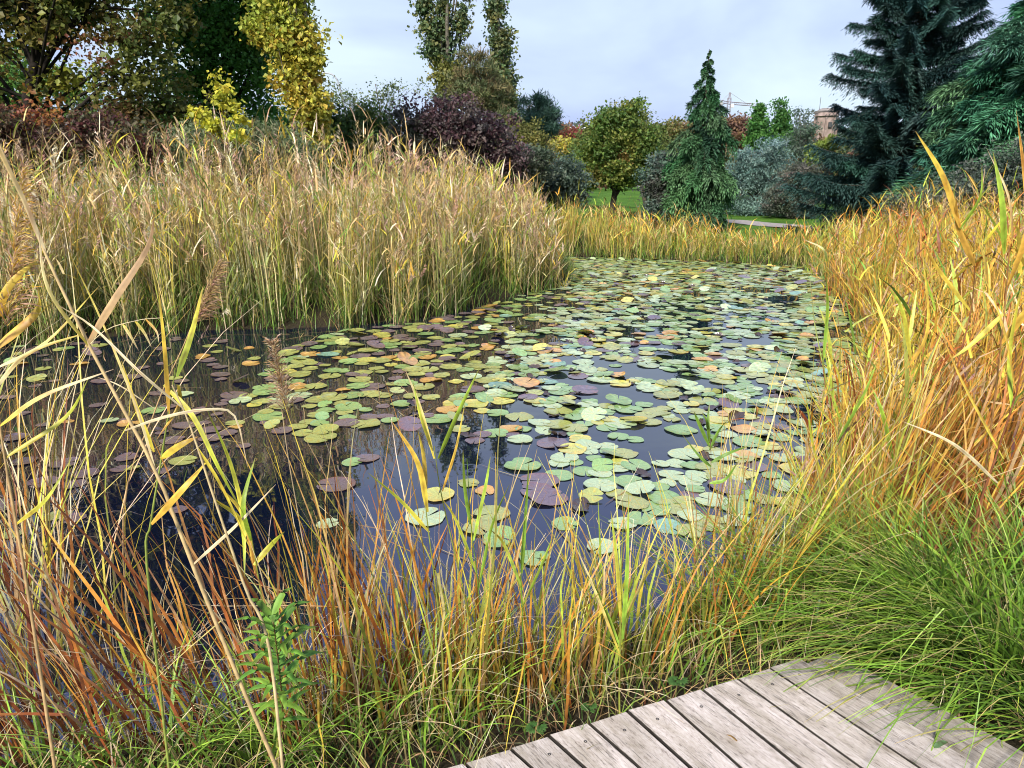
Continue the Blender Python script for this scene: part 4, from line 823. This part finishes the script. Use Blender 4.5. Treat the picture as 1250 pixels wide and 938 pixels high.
# ------------------------------------------------------------------ hand-placed reeds
def hero(name, label, cat, D, stem, sw, scol, leaves, plume=None, foot=True):
    """stem / leaves: lines through pixels at distance D (leaf entries: points, width, colour a, colour b)"""
    def pt(p): return aty(p[0], p[1], D + (p[2] if len(p) > 2 else 0))
    S = [pt(p) for p in stem]
    if foot:   # carry the stem on down to the ground
        d = S[0] - S[1]; gz = -.05
        if S[0][2] > gz + .1:
            x = S[0] + np.array([d[0] * .3, 0, 0]); S = [np.array([x[0], x[1] - .05, float(ground_z(np.array([[x[0], x[1] - .05]]))[0]) - .03])] + S
    o = S[0]; root = empty(name, o, label, cat)
    M = G(); L = smooth_line(S, 20); tube(M, L - o, np.linspace(sw, sw * .35, 20), np.asarray(scol)[None] * rng.uniform(.85, 1.15, (20, 1)), 7)
    M.build('stem', M_REED, root, smooth=True)
    for (pts, w, ca, cb) in leaves:
        q = G(); Pq = [pt(p) for p in pts]; Pq = [Pq[0]] + [p + np.array([0, rng.normal(0, .03), 0]) for p in Pq[1:]]
        ribbon(q, np.array(Pq) - o, w, ca, cb, 13, rng.uniform(-.8, .8)); q.build('leaf', M_REED, root, smooth=True)
    if plume:
        (pa, pb, ln, colp, side) = plume; a, b = pt(pa), pt(pb); k = 420; t = rng.uniform(0, 1, k)
        base = a[None] + (b - a)[None] * t[:, None] - o; ax = (b - a) / np.linalg.norm(b - a)
        az = rng.uniform(0, 2 * PI, k); out = np.column_stack([np.cos(az) * .7 + side, np.sin(az) * .7, -.25 + 0 * az])
        d = ax * .9 + out * .8; d /= np.linalg.norm(d, axis=1, keepdims=True); f = ln * (1.1 - t * .6) * rng.uniform(.4, 1, k)
        P1 = G(); colk = pick(colp, k)
        for j in range(3): kites(P1, base + d * (f * j / 3)[:, None] + np.array([0, 0, -.1])[None] * (f * (j / 3) ** 2)[:, None], d + rng.normal(0, .18, (k, 3)) + np.array([0, 0, -.3 * j]), runit(k), f / 2.2, .0028, colk * rng.uniform(.9, 1.15))
        P1.build('plume', M_STRAW, root)
LY = (.62, .50, .06); LO = (.60, .33, .05); LP = (.66, .55, .33); LG = (.30, .42, .04); LT = (.45, .30, .14)
hero('tall_reed', 'long tan reed stalk slanting across the left-hand side in front of everything', 'reed', 1.55,
     [(345, 960), (300, 850), (235, 690), (190, 575), (118, 440), (60, 320), (22, 230), (-20, 130)], .0062, (.56, .40, .19),
     [([(105, 424), (140, 365), (175, 305), (196, 262)], .017, LT, (.40, .24, .14)), ([(60, 320), (30, 240), (5, 165), (-10, 120)], .0084, LP, LO),
      ([(190, 575), (165, 500), (120, 400), (85, 300)], .006, LP, LY), ([(235, 690), (290, 640), (330, 600)], .0072, LP, LP), ([(110, 425), (75, 350), (50, 280)], .007, LY, LP)])
hero('tall_reed', 'yellowing reed with forked upright leaves over the dark water', 'reed', 1.7,
     [(180, 700), (184, 640), (197, 560), (208, 490), (214, 450)], .004, (.25, .30, .06),
     [([(206, 505), (204, 430), (198, 350)], .014, LO, LY), ([(216, 460), (228, 410), (238, 352)], .015, LG, LY), ([(188, 552), (170, 500), (150, 440)], .012, LY, LY),
      ([(196, 560), (225, 540), (242, 533)], .019, LY, LO), ([(200, 470), (240, 505), (275, 560), (300, 625)], .013, LY, LG), ([(218, 470), (212, 500), (200, 530)], .010, LY, LO)])
hero('tall_reed', 'pale reed with a bleached leaf curling over like a hook', 'reed', 1.5,
     [(330, 800), (300, 720), (262, 610), (232, 520), (210, 470)], .0045, (.55, .42, .22),
     [([(152, 526), (210, 503), (255, 499), (282, 512), (302, 570)], .0060, LP, LP), ([(262, 610), (285, 650), (302, 700)], .017, LY, LG), ([(240, 545), (270, 600), (305, 680)], .014, LY, LY),
      ([(185, 640), (230, 590), (238, 575)], .016, LO, LY), ([(225, 500), (180, 450), (110, 400), (70, 372)], .006, LP, LP)])
hero('tall_reed', 'reed with glowing yellow leaves at the left-hand frame edge', 'reed', 1.6,
     [(40, 760), (20, 640), (0, 520), (-10, 400)], .005, LT,
     [([(-10, 430), (20, 388), (52, 348)], .022, LO, LY), ([(-10, 400), (8, 350), (26, 318)], .018, LO, LY), ([(0, 520), (60, 480), (130, 455)], .012, LY, LP), ([(5, 560), (60, 520), (90, 470)], .010, LY, LG),
      ([(-10, 480), (40, 430), (95, 410)], .010, LP, LY), ([(20, 640), (70, 600), (85, 560)], .012, LY, LG), ([(-5, 450), (50, 420), (120, 350)], .009, LP, LY)],
     ((8, 400, 0), (30, 200, .1), .08, [TAN, STRAW, GOLD, PINK], .4))
hero('tall_reed', 'dry reed with a drooping plume before the far reeds', 'reed', 2.6, [(150, 640), (190, 500), (225, 420), (255, 345)], .004, LT,
     [([(190, 500), (150, 470), (110, 465)], .0048, LP, LP)], ((238, 395, 0), (268, 322, .05), .10, [TAN, STRAW, PINK], .35))
hero('tall_reed', 'arched reed with hanging yellow leaf tips at the bank shadow', 'reed', 3.0, [(60, 560), (80, 470), (120, 410), (165, 392), (200, 388)], .003, LP,
     [([(150, 396), (162, 410), (170, 428)], .012, LY, LP), ([(165, 392), (175, 408), (183, 425)], .012, LY, LP), ([(178, 390), (190, 405), (196, 418)], .012, LO, LP)])
hero('plume_stalk', 'single dried flower stalk standing up before the lily pads', 'reed', 2.2, [(378, 720), (366, 640), (352, 560), (344, 500), (333, 420)], .0028, (.45, .34, .2), [],
     ((352, 505, 0), (332, 418, 0), .085, [PINK, TAN, BROWN, PALE], 0.0))
hero('yellow_reed', 'reed with yellow tips beside the open water centre', 'reed', 2.0, [(572, 760), (556, 680), (538, 600), (530, 545)], .0035, OLIVE,
     [([(530, 560), (512, 500), (494, 452)], .012, LY, LP), ([(535, 560), (560, 500), (586, 447)], .015, LG, LG), ([(528, 550), (516, 500), (504, 465)], .010, LY, LG), ([(540, 600), (556, 550), (566, 500)], .008, LO, LY)])
hero('yellow_reed', 'reed with two broad golden leaves left of the yellow-tipped reed', 'reed', 1.9, [(540, 800), (532, 720), (522, 640), (518, 600)], .0035, OLIVE,
     [([(522, 625), (510, 565), (478, 512)], .017, LY, LO), ([(520, 605), (516, 565), (509, 528)], .016, LO, LY), ([(524, 650), (490, 610), (455, 565)], .012, LY, LG)])
hero('yellow_reed', 'reed with green and gold blades by the lone purple-grey pads', 'reed', 1.8, [(330, 790), (318, 720), (306, 650)], .004, OLIVE,
     [([(306, 660), (302, 610), (302, 568)], .017, LG, LG), ([(310, 690), (328, 670), (350, 645)], .016, LY, LG), ([(300, 655), (286, 610), (270, 560), (250, 500)], .013, LY, LG), ([(312, 700), (290, 640), (262, 590)], .013, LO, LY)])
hero('green_reed', 'young green reed with slender leaves over the round pads', 'reed', 2.1, [(590, 800), (584, 720), (575, 640), (570, 560)], .003, GREEN,
     [([(574, 640), (568, 590), (566, 545)], .012, BRIGHT, LG), ([(578, 660), (592, 600), (598, 565)], .012, LG, LG), ([(584, 720), (600, 650), (622, 590)], .012, BRIGHT, LG), ([(582, 700), (556, 640), (540, 610)], .010, LG, LY)])
hero('green_reed', 'green reed whose blades cross before the mint pads', 'reed', 2.0, [(640, 820), (638, 760), (636, 690), (640, 630)], .003, GREEN,
     [([(637, 700), (641, 640), (646, 560)], .014, BRIGHT, GREEN), ([(638, 740), (660, 690), (676, 660)], .012, LG, LG), ([(638, 720), (615, 670), (600, 640)], .010, BRIGHT, LY)])
hero('green_reed', 'tall bunch of green and yellow blades in line with the brightest pads', 'reed', 2.0, [(756, 850), (757, 780), (758, 700), (762, 620)], .004, OLIVE,
     [([(758, 760), (752, 680), (746, 625)], .012, LY, LG), ([(760, 780), (764, 700), (770, 610)], .014, BRIGHT, LG), ([(760, 760), (784, 700), (790, 650)], .012, LY, LP), ([(757, 800), (726, 720), (700, 660)], .010, LY, LP), ([(757, 790), (735, 740), (712, 690)], .012, BRIGHT, LG)])
hero('leafy_stem', 'thin stem with narrow bluish green leaves above the pads', 'plant', 2.3, [(858, 690), (864, 620), (868, 560), (864, 520)], .0018, BROWN,
     [([(866, 545), (852, 515), (845, 500)], .012, GREEN, BRIGHT), ([(866, 540), (864, 515), (868, 495)], .012, GREEN, GREEN), ([(866, 550), (880, 530), (888, 512)], .012, GREEN, BRIGHT),
      ([(868, 565), (890, 555), (912, 540)], .012, GREEN, GREEN), ([(868, 570), (852, 555), (838, 538)], .012, GREEN, GREEN), ([(866, 590), (885, 585), (900, 560)], .012, BRIGHT, GREEN), ([(864, 525), (858, 508), (852, 498)], .009, GREEN, GREEN)])
hero('cattail', 'thin cattail with dark brown spikes standing at the right-hand shallows', 'cattail', 3.0, [(1010, 620), (1014, 540), (1016, 470), (1020, 430)], .0022, DRED,
     [([(1010, 560), (1050, 505), (1080, 470)], .010, LG, LY), ([(1008, 600), (990, 540), (978, 470)], .010, LY, LG), ([(1012, 570), (1004, 500), (1010, 440)], .010, LG, LY)])
for (xa, ya, xb, yb) in ((1021, 462, 1024, 452), (1036, 437, 1037, 424)):
    pass
hero('tall_reed', 'green blade reed rising at the water edge before the golden reeds', 'reed', 2.6, [(1040, 640), (1028, 560), (1010, 480), (1004, 430)], .003, OLIVE,
     [([(1005, 440), (1011, 380), (1000, 330)], .012, BRIGHT, LG), ([(1012, 480), (1000, 400), (990, 350), (984, 335)], .008, LG, LP), ([(1010, 320), (1000, 303), (984, 293)], .008, LG, LP), ([(1022, 540), (1050, 480), (1070, 440)], .012, GREEN, LG), ([(1018, 520), (985, 480), (975, 440)], .010, LY, LG)])
RB = .0035
hero('tall_reed', 'reed with one long orange-yellow leaf pointing at the cypress', 'reed', 3.0, [(1140, 560), (1160, 480), (1185, 380), (1190, 320)], .005, (.25, .10, .04),
     [([(1172, 278), (1150, 215), (1118, 160)], .0260, LO, LY), ([(1190, 325), (1172, 278), (1160, 240)], .0234, LO, LO), ([(1172, 280), (1190, 240), (1196, 200)], .0156, LG, LG), ([(1206, 358), (1196, 315), (1184, 276)], .0312, LO, LY), ([(1185, 380), (1150, 330), (1128, 300)], .0156, LY, LO)])
hero('tall_reed', 'reed with twin upright leaves, one green and one orange, by the frame edge', 'reed', 2.7, [(1200, 600), (1215, 480), (1228, 360), (1232, 300)], .005, (.28, .14, .05),
     [([(1226, 310), (1216, 245), (1211, 185)], .0260, LG, LG), ([(1236, 300), (1228, 240), (1213, 180)], .0286, LO, LP), ([(1230, 350), (1245, 280), (1250, 215), (1241, 135)], .0260, LO, LO), ([(1228, 380), (1190, 420), (1160, 440)], .0182, LY, LY), ([(1222, 420), (1250, 360), (1275, 330)], .0260, LO, LY)])
hero('tall_reed', 'broad reed with a drooping golden leaf low at the right-hand edge', 'reed', 2.6, [(1190, 640), (1215, 560), (1240, 480), (1262, 380)], .006, (.20, .07, .03),
     [([(1225, 560), (1180, 470), (1150, 400)], .0208, LY, LO), ([(1235, 500), (1245, 430), (1255, 340)], .0208, LG, LY), ([(1218, 590), (1160, 540), (1110, 520)], .0130, LP, LP), ([(1240, 480), (1222, 400), (1205, 330)], .0182, LO, LY)])
hero('tall_reed', 'reed with crossing green blades at the right-hand water margin', 'reed', 3.1, [(1070, 640), (1085, 620), (1100, 500), (1115, 420)], .005, OLIVE,
     [([(1112, 440), (1100, 380), (1085, 350)], .0182, LY, LG), ([(1090, 560), (1070, 500), (1062, 470)], .0182, BRIGHT, LG), ([(1100, 500), (1130, 430), (1150, 370)], .0182, BRIGHT, LY), ([(1085, 600), (1062, 560), (1020, 570)], .0130, LY, LO), ([(1108, 450), (1132, 400), (1130, 300)], .0156, LO, LY)])

# leafy willowherb in front
def herb(name, label, bx, by, D, topx, topy, nl, L, W, pal):
    b = atz(bx, by, .12); t = aty(topx, topy, D); o = np.array([b[0], b[1], float(ground_z(np.array([b[:2]]))[0]) - .02]); root = empty(name, o, label, 'plant')
    st = smooth_line([o, (o + t) / 2 + np.array([.01, 0, .02]), t], 14); M = G(); tube(M, st - o, np.linspace(.0035, .0015, 14), (.20, .10, .05), 6); M.build('stem', M_REED, root, smooth=True)
    M = G()
    for k in range(nl):
        f = .35 + .65 * (k / (nl - 1)) ** .8; p = np.array([np.interp(f, np.linspace(0, 1, 14), st[:, j]) for j in range(3)]) - o
        az = k * 2.4; up = np.interp(f, [.3, 1], [.05, .9]); l = L * np.interp(f, [.3, .7, 1], [.7, 1, .65]) * rng.uniform(.85, 1.15)
        h = np.array([math.cos(az), math.sin(az), 0]); c = pick(pal, 1, .1)[0]
        ribbon(M, [p, p + h * l * .5 + np.array([0, 0, l * .5 * up]), p + h * l * .95 + np.array([0, 0, l * (.62 * up - .12)])], W, c, c * 1.15, 9, az + PI / 2)
    M.build('leaves', M_LEAF, root, smooth=True)
herb('willowherb', 'bright green willowherb with whorled lance leaves before the rusty sedge', 345, 925, 1.5, 333, 752, 46, .135, .021, [(.17,.34,.04),(.22,.40,.05),(.12,.27,.04)])
def geranium(label, x, y, s, cx2):
    b = atz(x, y, .36); o = b.copy(); root = empty('small_herb', o, label, 'plant'); M = G()
    for k in range(4):
        az = k * 1.7 + .4; c = np.array([math.cos(az), math.sin(az), 0]) * s * (.2 + .3 * k / 4) + np.array([0, 0, .01 * k])
        for j in range(5):
            a2 = az + (j - 2) * .6; ribbon(M, [c, c + np.array([math.cos(a2), math.sin(a2), .1]) * s * .3, c + np.array([math.cos(a2), math.sin(a2), 0]) * s * .55], s * .28, (.06, .16, .03), (.09, .20, .04), 6, a2 + PI / 2)
    M.build('leaves', M_LEAF, root, smooth=True)
    S = G(); tube(S, [(0, 0, -.22), (0, 0, 0)], .0015, (.2, .2, .06), 5); S.build('stem', M_REED, root)
geranium('tiny lobed green leaf rosette behind the first deck boards', 654, 893, .045, 0)
geranium('small dark rosette of round leaves by the middle of the deck edge', 718, 868, .035, 0)
geranium('tiny rosette of lobed leaves beside the lush green tuft', 826, 836, .045, 0)

# ------------------------------------------------------------------ world, sun, camera
w = bpy.data.worlds.new('World'); sc.world = w; w.use_nodes = True; nt = w.node_tree; N = nt.nodes; Lk = nt.links
for n_ in list(N): N.remove(n_)
out = N.new('ShaderNodeOutputWorld'); bg = N.new('ShaderNodeBackground'); bg.inputs['Strength'].default_value = .10
SUN_EL, SUN_AZ = R(42), R(205)     # azimuth clockwise from +Y
sky = N.new('ShaderNodeTexSky'); sky.sky_type = 'NISHITA'; sky.sun_disc = False; sky.sun_elevation = SUN_EL; sky.sun_rotation = SUN_AZ
tc = N.new('ShaderNodeTexCoord'); mp = N.new('ShaderNodeMapping'); mp.inputs['Scale'].default_value = (1, 1, 2.6); Lk.new(tc.outputs['Generated'], mp.inputs['Vector'])
nz = N.new('ShaderNodeTexNoise'); nz.inputs['Scale'].default_value = 2.1; nz.inputs['Detail'].default_value = 5; nz.inputs['Roughness'].default_value = .5; nz.inputs['Distortion'].default_value = .3
Lk.new(mp.outputs[0], nz.inputs['Vector'])
cr = N.new('ShaderNodeValToRGB'); e = cr.color_ramp.elements
e[0].position = .36; e[0].color = (2.3, 2.75, 4.5, 1); e[1].position = .63; e[1].color = (3.9, 4.65, 5.2, 1); Lk.new(nz.outputs['Fac'], cr.inputs[0])
# the cloud deck thins and turns a deeper blue overhead
sx = N.new('ShaderNodeSeparateXYZ'); Lk.new(tc.outputs['Generated'], sx.inputs[0])
er = N.new('ShaderNodeMapRange'); er.interpolation_type = 'SMOOTHSTEP'; er.inputs['From Min'].default_value = .27; er.inputs['From Max'].default_value = .58; Lk.new(sx.outputs[2], er.inputs['Value'])
ov = N.new('ShaderNodeMix'); ov.data_type = 'RGBA'; ov.inputs[7].default_value = (1.9, 2.4, 5.0, 1); Lk.new(er.outputs[0], ov.inputs[0]); Lk.new(cr.outputs[0], ov.inputs[6])
mx = N.new('ShaderNodeMix'); mx.data_type = 'RGBA'; mx.inputs[0].default_value = .9; Lk.new(sky.outputs[0], mx.inputs[6]); Lk.new(ov.outputs[2], mx.inputs[7])
Lk.new(mx.outputs[2], bg.inputs['Color']); Lk.new(bg.outputs[0], out.inputs['Surface'])
sl = bpy.data.lights.new('sun', 'SUN'); sl.energy = 4.2; sl.angle = R(9); sl.color = (1, .95, .86); so = bpy.data.objects.new('sun', sl); COL.objects.link(so)
dvec = np.array([math.sin(SUN_AZ) * math.cos(SUN_EL), math.cos(SUN_AZ) * math.cos(SUN_EL), math.sin(SUN_EL)])
from mathutils import Vector
so.rotation_euler = Vector(dvec).to_track_quat('Z', 'Y').to_euler(); so.location = (0, 0, 30)
cd = bpy.data.cameras.new('camera'); cd.sensor_width = 36; cd.lens = F / 1250 * 36; cd.clip_start = .02; cd.clip_end = 8000
co = bpy.data.objects.new('camera', cd); COL.objects.link(co); co.location = CAM; co.rotation_euler = (PI / 2 - TH, 0, 0); sc.camera = co
vs = sc.view_settings; vs.view_transform = 'Standard'; vs.look = 'None'; vs.exposure = 1.08; vs.gamma = 1; vs.use_curve_mapping = False
sc.cycles.filter_width = 1.05; sc.cycles.max_bounces = 6; sc.cycles.diffuse_bounces = 3; sc.cycles.transmission_bounces = 3; sc.cycles.use_denoising = True
sc.render.film_transparent = False
